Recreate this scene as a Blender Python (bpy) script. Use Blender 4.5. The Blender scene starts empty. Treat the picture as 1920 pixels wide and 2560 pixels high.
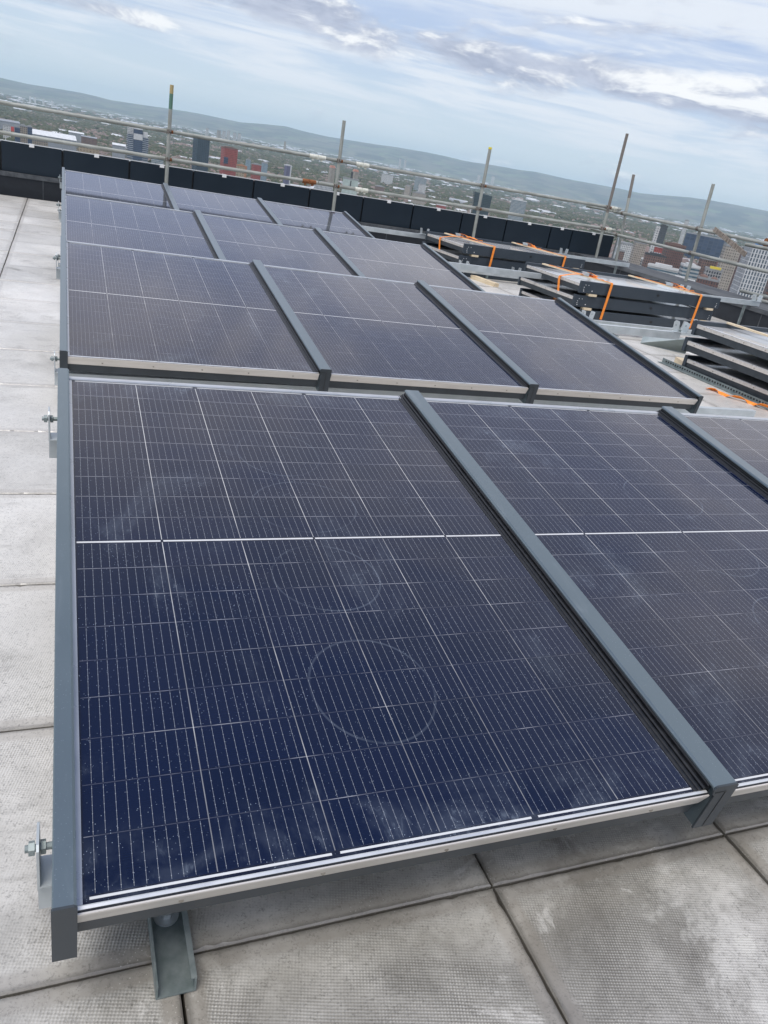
import bpy, math, random
import numpy as np
from mathutils import Matrix, Vector
random.seed(7)
R = math.radians
S = bpy.context.scene
COL = S.collection
TILT = R(7.39)
GROUND = -106.0
SL = 0.007                      # the roof falls very slightly from right to left
ORD = ['first', 'second', 'third', 'fourth', 'fifth', 'sixth', 'seventh', 'eighth', 'ninth', 'tenth', 'eleventh', 'twelfth', 'thirteenth', 'fourteenth']

# ------------------------------------------------------------------ node helpers
class NT:
    def __init__(s, tree):
        s.t = tree; s.n = tree.nodes; s.l = tree.links
    def node(s, kind, **kw):
        n = s.n.new(kind)
        for k, v in kw.items():
            setattr(n, k, v)
        return n
    def put(s, sock, v):
        if isinstance(v, bpy.types.NodeSocket):
            s.l.new(v, sock)
        elif v is not None:
            if isinstance(v, (tuple, list)) and len(v) == 3 and sock.type == 'RGBA':
                v = (*v, 1)
            sock.default_value = v
    def m(s, op, a, b=None, c=None, clamp=False):
        n = s.node('ShaderNodeMath', operation=op, use_clamp=clamp)
        for i, v in enumerate((a, b, c)):
            if v is not None:
                s.put(n.inputs[i], v)
        return n.outputs[0]
    def vm(s, op, a, b=None, scale=None):
        n = s.node('ShaderNodeVectorMath', operation=op)
        s.put(n.inputs[0], a)
        if b is not None: s.put(n.inputs[1], b)
        if scale is not None: s.put(n.inputs['Scale'], scale)
        return n.outputs['Value'] if op in ('LENGTH', 'DISTANCE', 'DOT_PRODUCT') else n.outputs[0]
    def mix(s, f, a, b, mode='MIX'):
        n = s.node('ShaderNodeMix', data_type='RGBA', blend_type=mode)
        s.put(n.inputs[0], f); s.put(n.inputs[6], a); s.put(n.inputs[7], b)
        return n.outputs[2]
    def noise(s, vec, scale, detail=3, rough=.55, dist=0.0, out=0):
        n = s.node('ShaderNodeTexNoise')
        if vec is not None: s.put(n.inputs['Vector'], vec)
        n.inputs['Scale'].default_value = scale; n.inputs['Detail'].default_value = detail
        n.inputs['Roughness'].default_value = rough; n.inputs['Distortion'].default_value = dist
        return n.outputs[out]
    def voro(s, vec, scale, feature='F1', out='Distance', rnd=1.0):
        n = s.node('ShaderNodeTexVoronoi', feature=feature)
        s.put(n.inputs['Vector'], vec); n.inputs['Scale'].default_value = scale
        n.inputs['Randomness'].default_value = rnd
        return n.outputs[out]
    def ramp(s, f, lo, hi):     # smooth 0..1 between lo and hi
        n = s.node('ShaderNodeMapRange', interpolation_type='SMOOTHSTEP')
        s.put(n.inputs[0], f)
        n.inputs[1].default_value = lo; n.inputs[2].default_value = hi
        return n.outputs[0]
    def sep(s, v):
        n = s.node('ShaderNodeSeparateXYZ'); s.put(n.inputs[0], v); return n.outputs
    def comb(s, x, y, z):
        n = s.node('ShaderNodeCombineXYZ')
        for i, v in enumerate((x, y, z)): s.put(n.inputs[i], v)
        return n.outputs[0]
    def coord(s, which='Object'):
        return s.node('ShaderNodeTexCoord').outputs[which]
    def bump(s, h, strength=.3, dist=.01):
        n = s.node('ShaderNodeBump')
        n.inputs['Strength'].default_value = strength; n.inputs['Distance'].default_value = dist
        s.put(n.inputs['Height'], h); return n.outputs[0]
    def attr(s, name):
        return s.node('ShaderNodeAttribute', attribute_name=name)

def mat(name, color=(.5, .5, .5), rough=.5, metal=0.0, spec=.5):
    m = bpy.data.materials.new(name); m.use_nodes = True
    t = NT(m.node_tree); b = m.node_tree.nodes['Principled BSDF']
    b.inputs['Base Color'].default_value = (*color, 1)
    b.inputs['Roughness'].default_value = rough; b.inputs['Metallic'].default_value = metal
    b.inputs['Specular IOR Level'].default_value = spec
    return m, t, b

M = {}
def noisy(name, c1, c2, scale=8, rough=.5, metal=0.0, lo=.35, hi=.65, bump=0.0, spec=.5, stretch=None, rvar=.1, detail=4):
    m, t, b = mat(name, c1, rough, metal, spec)
    v = t.coord()
    if stretch: v = t.vm('MULTIPLY', v, stretch)
    n = t.noise(v, scale, detail, .6)
    f = t.ramp(n, lo, hi)
    t.put(b.inputs['Base Color'], t.mix(f, c1, c2))
    t.put(b.inputs['Roughness'], t.m('MULTIPLY_ADD', f, rvar, rough - rvar / 2))
    if bump: t.put(b.inputs['Normal'], t.bump(n, bump, .005))
    M[name] = m
    return m

def painted(name, c1, c2, rough, metal):
    m = noisy(name, c1, c2, 4, rough, metal, lo=.3, hi=.7, rvar=.05); t = NT(m.node_tree); b = m.node_tree.nodes['Principled BSDF']
    P = t.coord(); base = b.inputs['Base Color'].links[0].from_socket
    dust = t.m('MULTIPLY', t.m('LESS_THAN', t.voro(P, 170), .13), t.ramp(t.noise(P, 7, 3), .40, .62))
    scr = t.m('MULTIPLY', t.ramp(t.noise(t.vm('MULTIPLY', P, (90, 7, 90)), 1, 4, .8, 1.5), .68, .72), t.ramp(t.noise(P, 5, 2), .46, .6))
    smear = t.ramp(t.noise(t.vm('MULTIPLY', P, (6, 1.6, 6)), 2, 5, .65, .6), .52, .78)
    k = t.m('ADD', t.m('MULTIPLY', dust, .35), t.m('ADD', t.m('MULTIPLY', scr, .34), t.m('MULTIPLY', smear, .24)), clamp=True)
    t.put(b.inputs['Base Color'], t.mix(k, base, (.50, .54, .56)))
    r0 = b.inputs['Roughness'].links[0].from_socket
    t.put(b.inputs['Roughness'], t.m('MULTIPLY_ADD', smear, .18, r0))
painted('rail_paint', (.14, .178, .198), (.152, .192, .212), .30, .55)
noisy('dark_shaded_paint', (.028, .036, .043), (.038, .047, .055), 14, .42, rvar=.1)  # rail paint again for the end caps, with their shade put into the colour
noisy('black_gasket', (.006, .007, .009), (.012, .013, .015), 60, .38)
noisy('bright_aluminium', (.66, .67, .68), (.72, .73, .73), 8, .32, .5)
noisy('trim_aluminium', (.62, .58, .53), (.70, .66, .61), 14, .38, .35, stretch=(.3, 4, 4))
noisy('strip_aluminium', (.40, .42, .44), (.52, .54, .56), 3, .3, .5)
noisy('screw_steel', (.32, .29, .25), (.4, .37, .32), 80, .4, .7)
noisy('galvanised', (.47, .515, .53), (.58, .62, .635), 9, .40, .5, lo=.3, hi=.7)
noisy('dull_sheet', (.33, .38, .37), (.42, .47, .46), 7, .45, .4)
noisy('dull_galvanised', (.16, .20, .20), (.30, .34, .34), 18, .5, .5, lo=.3, hi=.7)
noisy('bitumen_felt', (.017, .021, .027), (.026, .031, .038), 9, .85, bump=.12)
noisy('felt_top', (.055, .062, .07), (.10, .108, .115), 12, .9, bump=.3, stretch=(1, .3, 1))
noisy('cladding', (.009, .018, .029), (.011, .021, .033), 3, .5, rvar=.06, spec=.3)
noisy('white_plastic', (.72, .74, .75), (.8, .8, .8), 20, .5)
noisy('pale_wood', (.62, .50, .33), (.74, .62, .44), 10, .65, stretch=(1, 12, 12), bump=.1)
noisy('orange_webbing', (.86, .24, .02), (.95, .31, .045), 60, .6, stretch=(1, 1, 1))
noisy('rusty_steel', (.18, .06, .02), (.32, .13, .05), 60, .8, .2, bump=.3)
noisy('clamp_steel', (.09, .065, .05), (.30, .29, .27), 40, .7, .4, lo=.4, hi=.6)
noisy('sleeve_paint', (.60, .60, .50), (.72, .72, .66), 30, .5, .2)
noisy('yellow_plastic', (.75, .62, .02), (.8, .7, .05), 20, .45)
noisy('weathered_board', (.13, .105, .085), (.32, .28, .24), 14, .8, stretch=(1, 6, 6), bump=.2)
noisy('backsheet', (.012, .012, .014), (.02, .02, .022), 10, .5)

def scaffold_mat(name, tip=None):
    m, t, b = mat(name, (.4, .4, .38), .55, .15)
    v = t.coord(); n = t.noise(t.vm('MULTIPLY', v, (14, 14, 3.5)), 1, 5, .65)
    n2 = t.noise(t.vm('MULTIPLY', v, (5, 5, 1.3)), 1, 3, .6)
    c = t.mix(t.ramp(n, .35, .65), (.245, .255, .23), (.375, .39, .36))
    c = t.mix(t.m('MULTIPLY', t.ramp(n2, .58, .74), .65), c, (.19, .14, .10))
    if tip:
        z = t.sep(v)[2]
        c = t.mix(t.m('GREATER_THAN', z, tip[0]), c, tip[1])
        c = t.mix(t.m('GREATER_THAN', z, tip[0] + .18), c, (.42, .33, .16) if tip[1][1] > tip[1][0] else tip[1])
    t.put(b.inputs['Base Color'], c); t.put(b.inputs['Normal'], t.bump(n, .12, .004))
    M[name] = m
scaffold_mat('scaffold_tube')
scaffold_mat('green_tip_tube', (1.34, (.10, .20, .15)))
scaffold_mat('grey_tip_tube', (1.0, (.20, .18, .16)))

# ---- solar cells: a sheet of half cut cells drawn from the panel's own coordinates
def make_cells():
    m, t, b = mat('solar_cells', (.004, .01, .05), .06)
    P = t.coord(); x, y, z = t.sep(P)
    rnd = t.node('ShaderNodeObjectInfo').outputs['Random']
    CP, RP, G = .184, .09276, .00428
    u = t.m('DIVIDE', x, CP); fu = t.m('FRACT', u)
    du = t.m('MULTIPLY', t.m('MINIMUM', fu, t.m('SUBTRACT', 1, fu)), CP)
    ay = t.m('ABSOLUTE', y)
    w = t.m('SUBTRACT', ay, G); v = t.m('DIVIDE', w, RP); fv = t.m('FRACT', v)
    dv = t.m('MULTIPLY', t.m('MINIMUM', fv, t.m('SUBTRACT', 1, fv)), RP)
    inx = t.m('MULTIPLY', t.m('GREATER_THAN', x, .0), t.m('LESS_THAN', x, 1.104))
    iny = t.m('MULTIPLY', t.m('GREATER_THAN', ay, .0055), t.m('LESS_THAN', ay, .8385))
    ins = t.m('MULTIPLY', inx, iny)
    wob = t.noise(t.vm('MULTIPLY', P, (3, 1.5, 1)), 3, 2)          # the interconnect foil shows more in places; the brightening with y is painted reflection
    col = t.m('MULTIPLY', t.m('LESS_THAN', du, .00085), t.m('MULTIPLY', t.m('GREATER_THAN', u, .5), t.m('LESS_THAN', u, 5.5)))
    colf = t.m('MULTIPLY', t.m('MULTIPLY', col, iny), t.m('MULTIPLY_ADD', t.ramp(t.m('ADD', t.m('MULTIPLY', wob, .7), t.m('MULTIPLY_ADD', y, .16, .15)), .36, .66), .46, .20))
    row = t.m('MULTIPLY', t.m('MULTIPLY', t.m('LESS_THAN', dv, .0007), ins), t.m('MULTIPLY_ADD', t.ramp(t.m('ADD', wob, t.m('MULTIPLY', y, .2)), .38, .60), .40, .09))  # row lines brighten with y too, reflection put into the colour
    # ten busbars across each cell, with solder pads
    bu = t.m('DIVIDE', t.m('SUBTRACT', t.m('MULTIPLY', fu, CP), .0137), .0174)
    db = t.m('MULTIPLY', t.m('ABSOLUTE', t.m('SUBTRACT', bu, t.m('MINIMUM', t.m('MAXIMUM', t.m('ROUND', bu), 0), 9))), .0174)
    pad = t.m('MULTIPLY', t.m('LESS_THAN', t.m('ABSOLUTE', t.m('SUBTRACT', t.m('FRACT', t.m('MULTIPLY', v, 6)), .5)), .045), .0004)
    bus = t.m('MULTIPLY', t.m('LESS_THAN', db, t.m('ADD', pad, .00026)), t.m('MULTIPLY', ins, t.m('GREATER_THAN', dv, .0022)))
    # white strips: middle and both ends
    breaks = t.m('MINIMUM', t.m('ABSOLUTE', t.m('SUBTRACT', x, CP)), t.m('MINIMUM', t.m('ABSOLUTE', t.m('SUBTRACT', x, 3 * CP)), t.m('ABSOLUTE', t.m('SUBTRACT', x, 5 * CP))))
    mid = t.m('MULTIPLY', t.m('LESS_THAN', ay, t.m('MULTIPLY_ADD', t.noise(t.comb(t.m('MULTIPLY', x, 11), 0, 0), 1, 1), .0014, .0022)), t.m('MULTIPLY', inx, t.m('GREATER_THAN', breaks, .003)))
    br2 = t.m('MINIMUM', t.m('ABSOLUTE', t.m('SUBTRACT', x, 2 * CP)), t.m('ABSOLUTE', t.m('SUBTRACT', x, 4 * CP)))
    end = t.m('MULTIPLY', t.m('MULTIPLY', t.m('GREATER_THAN', ay, .8415), t.m('LESS_THAN', ay, .8457)), t.m('MULTIPLY', t.m('GREATER_THAN', br2, .007), t.m('MULTIPLY', t.m('GREATER_THAN', x, .006), t.m('LESS_THAN', x, 1.098))))
    strip = t.m('MAXIMUM', mid, end)
    # cell colour drifts a little from cell to cell
    cid = t.comb(t.m('FLOOR', u), t.m('FLOOR', t.m('DIVIDE', y, RP)), t.m('MULTIPLY', rnd, 50))
    cv = t.node('ShaderNodeTexWhiteNoise', noise_dimensions='3D'); t.put(cv.inputs[0], cid)
    base = t.mix(cv.outputs[0], (.0008, .0044, .0195), (.0022, .0062, .025))
    fing = t.noise(t.vm('MULTIPLY', P, (1, 420, 1)), 2, 1)
    base = t.mix(t.m('MULTIPLY', fing, .25), base, (.012, .017, .055))
    base = t.mix(t.m('SUBTRACT', 1, ins), base, (.006, .008, .02))
    c = t.mix(row, base, (.52, .53, .58))
    c = t.mix(t.m('MULTIPLY', bus, .8), c, (.31, .33, .36))
    c = t.mix(colf, c, (.8, .8, .78))
    c = t.mix(t.m('MULTIPLY', strip, .82), c, (.70, .71, .72))
    # site dust: specks, smears, finger marks and the rings left by suction lifters
    off = t.comb(t.m('MULTIPLY', rnd, 9.1), t.m('MULTIPLY', rnd, 5.3), t.m('MULTIPLY', rnd, 3.7))
    Q = t.vm('ADD', P, off)
    sp = t.m('LESS_THAN', t.voro(Q, 150), t.m('MULTIPLY', t.m('MULTIPLY_ADD', t.ramp(t.noise(Q, 9, 3), .30, .75), .07, .06), 1.0))
    sm = t.ramp(t.noise(t.vm('MULTIPLY', Q, (1, .6, 1)), 3.2, 6, .68, .9), .54, .76)
    fine = t.ramp(t.noise(t.vm('MULTIPLY', Q, (1, .5, 1)), 38, 4, .7, 1.5), .52, .72)
    edge = t.m('MULTIPLY', t.ramp(ay, .70, .84), t.ramp(t.noise(Q, 9, 4, .6, .6), .42, .66))
    dirt = t.m('MULTIPLY', t.m('MAXIMUM', sm, t.m('MULTIPLY', edge, .8)), t.m('MULTIPLY_ADD', fine, .75, .25))
    scr = t.m('MULTIPLY', t.ramp(t.noise(t.vm('MULTIPLY', Q, (6, 60, 1)), .8, 5, .8, 2.2), .70, .74), t.ramp(t.noise(Q, 4, 2), .5, .66))
    ring = None
    for (cx, cy, rx, ry) in ((.548, -.16, .128, .122), (.546, -.515, .128, .138), (.56, .42, .12, .125), (.57, .14, .14, .12)):
        dx = t.m('DIVIDE', t.m('SUBTRACT', t.m('SUBTRACT', x, cx), t.m('MULTIPLY', t.m('SUBTRACT', rnd, .5), .12)), rx)
        dy = t.m('DIVIDE', t.m('SUBTRACT', t.m('SUBTRACT', y, cy), t.m('MULTIPLY', t.m('SUBTRACT', rnd, .4), .1)), ry)
        rr = t.m('SQRT', t.m('ADD', t.m('MULTIPLY', dx, dx), t.m('MULTIPLY', dy, dy)))
        rr = t.m('ADD', rr, t.m('MULTIPLY', t.noise(P, 5, 1), .06))
        k = t.m('SUBTRACT', 1, t.ramp(t.m('ABSOLUTE', t.m('SUBTRACT', rr, 1.03)), .008, .026))
        ring = k if ring is None else t.m('MAXIMUM', ring, k)
    ring = t.m('MULTIPLY', ring, t.m('MULTIPLY_ADD', t.ramp(t.noise(P, 4.5, 2), .40, .62), .26, .09))
    d = t.m('ADD', t.m('MULTIPLY', sp, .45), t.m('ADD', t.m('MULTIPLY', dirt, .28), t.m('ADD', t.m('MULTIPLY', scr, .30), t.m('MULTIPLY', ring, .26))), clamp=True)
    c = t.mix(d, c, (.42, .50, .60))
    t.put(b.inputs['Base Color'], c)
    t.put(b.inputs['Roughness'], t.m('MULTIPLY_ADD', d, .35, .055))
    b.inputs['IOR'].default_value = 1.43
    M['solar_cells'] = m
make_cells()

# ---- pressed concrete paving
def make_paving():
    m, t, b = mat('paving_concrete', (.35, .34, .32), .6)
    P = t.coord(); x, y, z = t.sep(P)
    a = t.attr('slab'); sv = a.outputs['Fac']; s3 = a.outputs['Vector']
    k = 2 * math.pi / .0088
    wx = t.noise(P, 3, 2); ph = t.m('MULTIPLY', wx, 6)
    A = t.m('ADD', t.m('MULTIPLY', t.m('ADD', x, t.m('MULTIPLY', y, .55)), k), ph)
    B = t.m('ADD', t.m('MULTIPLY', t.m('SUBTRACT', y, t.m('MULTIPLY', x, .55)), k), ph)
    dim = t.m('MULTIPLY', t.m('SINE', A), t.m('SINE', B))
    # smooth margin round each slab
    mx = t.m('ABSOLUTE', t.m('SUBTRACT', t.m('FRACT', t.m('DIVIDE', t.m('SUBTRACT', x, .146), .6)), .5))
    my = t.m('ABSOLUTE', t.m('SUBTRACT', t.m('FRACT', t.m('DIVIDE', t.m('ADD', y, .78), .6)), .5))
    mar = t.m('SUBTRACT', 1, t.ramp(t.m('MAXIMUM', mx, my), .43, .455))
    dimk = t.m('MULTIPLY', t.m('MULTIPLY', dim, mar), t.m('MULTIPLY_ADD', t.ramp(t.noise(P, 2.4, 3), .35, .6), .75, .25))
    big = t.noise(P, 1.7, 5, .6); mid = t.noise(P, 6, 6, .65, .4); fin = t.noise(P, 55, 3, .7)
    dirt_glare = t.m('MULTIPLY', t.m('SUBTRACT', 1, t.ramp(t.m('ADD', y, t.m('MULTIPLY', t.noise(P, 1.1, 3), .9)), -.5, .75)), t.ramp(t.noise(P, 2.6, 5, .65), .30, .58))       # near dirt mask; leaves far slabs pale, their glare put into the colour
    c = t.mix(t.ramp(big, .3, .7), (.58, .58, .575), (.80, .795, .785))
    c = t.mix(t.m('MULTIPLY', dirt_glare, .88), c, (.16, .153, .136))
    c = t.mix(t.m('MULTIPLY', sv, .5), c, (.40, .395, .375))
    c = t.mix(t.m('MULTIPLY', t.m('MULTIPLY', t.ramp(mid, .48, .74), t.ramp(t.noise(P, 1.3, 3), .42, .62)), .75), c, (.12, .112, .10))             # damp, dirty patches
    c = t.mix(t.m('MULTIPLY', t.ramp(t.noise(P, 2.7, 8, .72, .6), .50, .68), t.m('MULTIPLY_ADD', t.m('SUBTRACT', 1, t.ramp(y, -.4, 1.2)), .42, .2)), c, (.105, .10, .088))  # mould thins with y, keeping the painted far glare pale
    c = t.mix(t.m('MULTIPLY', t.ramp(t.noise(P, 2.2, 8, .72, .8), .54, .62), .55), c, (.62, .62, .61))
    c = t.mix(t.m('MULTIPLY', t.ramp(t.noise(P, 5.5, 7, .74, 1.0), .60, .66), .5), c, (.68, .68, .68))
    c = t.mix(t.m('MULTIPLY', t.ramp(t.noise(t.vm('MULTIPLY', P, (2.2, 9, 1)), 1.6, 5, .7), .56, .70), .35), c, (.21, .205, .19))
    blob = t.ramp(t.m('ADD', t.voro(P, 2.6), t.m('MULTIPLY', t.noise(P, 16, 4, .7), .16)), .17, .20)
    c = t.mix(t.m('MULTIPLY', t.m('SUBTRACT', 1, blob), .7), c, (.62, .62, .60))                                 # dried splashes
    c = t.mix(t.m('MULTIPLY', t.m('SUBTRACT', 1, mar), .35), c, (.25, .225, .195))
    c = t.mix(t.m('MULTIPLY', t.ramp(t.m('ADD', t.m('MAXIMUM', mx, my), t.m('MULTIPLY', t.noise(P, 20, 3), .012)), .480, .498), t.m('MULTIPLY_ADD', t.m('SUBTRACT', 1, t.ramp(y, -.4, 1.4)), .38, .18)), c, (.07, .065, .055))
    c = t.mix(t.m('MULTIPLY', t.m('MULTIPLY_ADD', dimk, .62, .06, clamp=True), t.m('MULTIPLY_ADD', t.ramp(t.noise(P, 8, 4, .7), .35, .65), .8, .2)), c, (.64, .64, .62))
    grit = t.noise(P, 210, 3, .75)
    c = t.mix(t.m('MULTIPLY', t.m('MULTIPLY', t.ramp(grit, .48, .66), t.ramp(fin, .36, .60)), .55), c, (.09, .086, .078))
    c = t.mix(t.m('MULTIPLY', t.m('LESS_THAN', t.voro(P, 130), .13), t.ramp(t.noise(P, 5, 4), .40, .8)), c, (.66, .66, .64))
    c = t.mix(1.0, c, (1.0, .975, .925), 'MULTIPLY')
    t.put(b.inputs['Base Color'], c)
    t.put(b.inputs['Roughness'], t.m('MULTIPLY_ADD', mid, .22, .22))
    h = t.m('ADD', t.m('MULTIPLY', dimk, .7), t.m('MULTIPLY', fin, .6))
    t.put(b.inputs['Normal'], t.bump(h, .5, .0016))
    b.inputs['IOR'].default_value = 1.85
    M['paving_concrete'] = m
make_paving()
noisy('joint_sand', (.03, .028, .025), (.07, .065, .06), 40, .95)

# ------------------------------------------------------------------ mesh helpers
class MB:
    def __init__(s): s.v = []; s.f = []
    def add(s, vs, fs, mx=None):
        k = len(s.v)
        s.v += [tuple(mx @ Vector(p)) if mx else tuple(p) for p in vs]
        s.f += [tuple(i + k for i in q) for q in fs]
        return s
    def box(s, x0, x1, y0, y1, z0, z1, mx=None):
        return s.add([(x0, y0, z0), (x1, y0, z0), (x1, y1, z0), (x0, y1, z0), (x0, y0, z1), (x1, y0, z1), (x1, y1, z1), (x0, y1, z1)],
                     [(3, 2, 1, 0), (4, 5, 6, 7), (0, 1, 5, 4), (1, 2, 6, 5), (2, 3, 7, 6), (3, 0, 4, 7)], mx)
    def prism(s, prof, a, b, axis='y', mx=None):
        n = len(prof)
        if axis == 'y': vs = [(p, a, q) for p, q in prof] + [(p, b, q) for p, q in prof]
        elif axis == 'x': vs = [(a, p, q) for p, q in prof] + [(b, p, q) for p, q in prof]
        else: vs = [(p, q, a) for p, q in prof] + [(p, q, b) for p, q in prof]
        fs = [(i, (i + 1) % n, n + (i + 1) % n, n + i) for i in range(n)] + [tuple(range(n - 1, -1, -1)), tuple(range(n, 2 * n))]
        return s.add(vs, fs, mx)
    def cyl(s, r, a, b, n=14, r2=None, hollow=False, mx=None):       # along local z
        r2 = r if r2 is None else r2
        vs = []
        for z, q in ((a, r), (b, r2)):
            vs += [(q * math.cos(2 * math.pi * i / n), q * math.sin(2 * math.pi * i / n), z) for i in range(n)]
        fs = [(i, (i + 1) % n, n + (i + 1) % n, n + i) for i in range(n)]
        if not hollow: fs += [tuple(range(n - 1, -1, -1)), tuple(range(n, 2 * n))]
        else:
            k = .84
            for z, q in ((a, r * k), (b, r2 * k)):
                vs += [(q * math.cos(2 * math.pi * i / n), q * math.sin(2 * math.pi * i / n), z) for i in range(n)]
            for i in range(n):
                j = (i + 1) % n
                fs += [(2 * n + j, 2 * n + i, 3 * n + i, 3 * n + j), (i, 2 * n + i, 2 * n + j, j), (n + i, n + j, 3 * n + j, 3 * n + i)]
        return s.add(vs, fs, mx)
    def build(s, name, m, parent=None, smooth=False, loc=None, fixn=True):
        me = bpy.data.meshes.new(name); me.from_pydata(s.v, [], s.f)
        if fixn:
            import bmesh
            b = bmesh.new(); b.from_mesh(me); bmesh.ops.recalc_face_normals(b, faces=b.faces); b.to_mesh(me); b.free()
        me.materials.append(M[m] if isinstance(m, str) else m)
        if smooth:
            me.polygons.foreach_set('use_smooth', [True] * len(me.polygons))
            try: me.set_sharp_from_angle(angle=R(40))
            except Exception: pass
        me.update()
        o = bpy.data.objects.new(name, me); COL.objects.link(o)
        if parent is not None: o.parent = parent
        if loc is not None: o.location = loc
        return o

def empty(name, loc=(0, 0, 0), rot=(0, 0, 0)):
    o = bpy.data.objects.new(name, None); COL.objects.link(o); o.location = loc; o.rotation_euler = rot
    o.empty_display_size = .1
    return o
def tag(o, label, cat, group=None, kind=None):
    o['label'] = label; o['category'] = cat
    if group: o['group'] = group
    if kind: o['kind'] = kind
    return o
def struct(o, kind='structure'):
    o['kind'] = kind; return o
def copy_thing(root, loc, rot=None):
    r = root.copy(); COL.objects.link(r); r.location = loc
    if rot is not None: r.rotation_euler = rot
    for ch in root.children:
        c = ch.copy(); COL.objects.link(c); c.parent = r
        for g in ch.children:
            d = g.copy(); COL.objects.link(d); d.parent = c
    return r
def along(p, q):
    p = Vector(p); q = Vector(q); d = q - p
    return Matrix.Translation(p) @ d.to_track_quat('Z', 'Y').to_matrix().to_4x4(), d.length

# ------------------------------------------------------------------ the roof
bm = MB(); bm.box(-6, 9.9, -6, 10.7, GROUND - .5, -.055)
struct(bm.build('roof_deck', 'joint_sand'))
bm = MB(); vals = []
rg = random.Random(3)
for i in range(-7, 15):
    for j in range(-5, 18):
        x0, y0 = .146 + .6 * i, -.78 + .6 * j
        if y0 + .6 > 10.3 or x0 > 8.4: continue
        g = .0022 + rg.random() * .0012
        x1, y1 = x0 + .6 - g, y0 + .6 - g; x0 += g; y0 += g
        dz = [rg.uniform(-.0016, .0016) for _ in range(4)]
        base = rg.uniform(-.001, .001)
        c = .003; K = 40 if y0 < 3.2 else 1
        top, mid, low = [], [], []
        cs = ((x0, y0), (x1, y0), (x1, y1), (x0, y1))
        for e in range(4):
            (ax, ay), (bx, by) = cs[e], cs[(e + 1) % 4]
            ix, iy = ((0, 1), (-1, 0), (0, -1), (1, 0))[e]; px_, py_ = ((1, 1), (-1, 1), (-1, -1), (1, -1))[e]
            for k in range(K):
                f = k / K; qx, qy = ax + (bx - ax) * f, ay + (by - ay) * f
                h = SL * qx + base + dz[e] * (1 - f) + dz[(e + 1) % 4] * f
                chip = 0 if K == 1 else max(0, rg.gauss(0, .0009)) + (rg.random() < .035) * rg.uniform(.002, .006)
                if k == 0: top.append((qx + px_ * (c + chip * .7), qy + py_ * (c + chip * .7), h))
                else: top.append((qx + ix * (c + chip), qy + iy * (c + chip), h))
                mid.append((qx + ix * chip * .35 * (k > 0), qy + iy * chip * .35 * (k > 0), h - c - chip * .5)); low.append((qx, qy, -.05 + SL * qx))
        N = 4 * K
        bm.add(top + mid + low, [tuple(range(N))] + [(N + k, N + (k + 1) % N, (k + 1) % N, k) for k in range(N)] + [(2 * N + k, 2 * N + (k + 1) % N, N + (k + 1) % N, N + k) for k in range(N)])
        vals += [rg.random()] * (3 * N)
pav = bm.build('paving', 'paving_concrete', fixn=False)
at = pav.data.attributes.new('slab', 'FLOAT', 'POINT'); at.data.foreach_set('value', vals)
struct(pav)

# ------------------------------------------------------------------ solar panels in the array
def rail_profile(xl, xr):
    return [(xl + .002, .0275), (xl, .0255), (xl, .0215), (xl + .003, .0205), (xl + .012, .0203), (xl + .012, -.095), (xr, -.095), (xr, .0265), (xr - .003, .0295), (xl + .005, .0295)]
def rail(parent, xl, xr, y0, y1, cap_joint, plain=False):
    if plain:
        o = MB().prism([(xl, -.094), (xl, .0275), (xl + .002, .0295), (xr - .004, .0295), (xr, .0255), (xr, -.094)], y0, y1).build('side_rail', 'rail_paint', parent)
        MB().prism([(xl - .0008, -.097), (xl - .0008, .028), (xl + .001, .030), (xr - .004, .030), (xr + .001, .0255), (xr + .001, -.097)], y0 - .004, y0).build('end_cap', 'dark_shaded_paint', o)
        return o
    o = MB().prism(rail_profile(xl, xr), y0, y1).build('side_rail', 'rail_paint', parent)
    c = MB(); c.prism([(xl + .002, .0285), (xl - .0005, .022), (xl + .003, .008), (xl + .009, .002), (xl + .009, -.097), (xr + .001, -.097), (xr + .001, .0265), (xr - .003, .0305), (xl + .006, .0305)], y0 - .004, y0)
    cap = c.build('end_cap', 'dark_shaded_paint', o)
    if cap_joint:
        xm = (xl + xr) / 2 + .003
        j = MB(); j.box(xm, xm + .0022, y0 - .0048, y0 - .0041, -.096, .012); j.box(xl + .006, xm + .0022, y0 - .0048, y0 - .0041, .0121, .0142)
        j.build('joint_line', 'black_gasket', o)
    return o
def gasket(parent, x0, x1, y0, y1):      # black stepped seal by a rail, raised to blacken the rail's shaded side
    g = MB(); n = 4; w = (x1 - x0) / n
    for k in range(n):
        h = (.0015, .0035, .0085, .0150)[k]
        g.prism([(x0 + k * w, -.001), (x0 + k * w, h), (x0 + k * w + w * .3, h + .0028), (x0 + k * w + w * .7, h + .0032), (x0 + k * w + w * .99, h + .0008), (x0 + k * w + w * .99, -.001)], y0, y1)
    return g.build('rubber_seal', 'black_gasket', parent)
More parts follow.
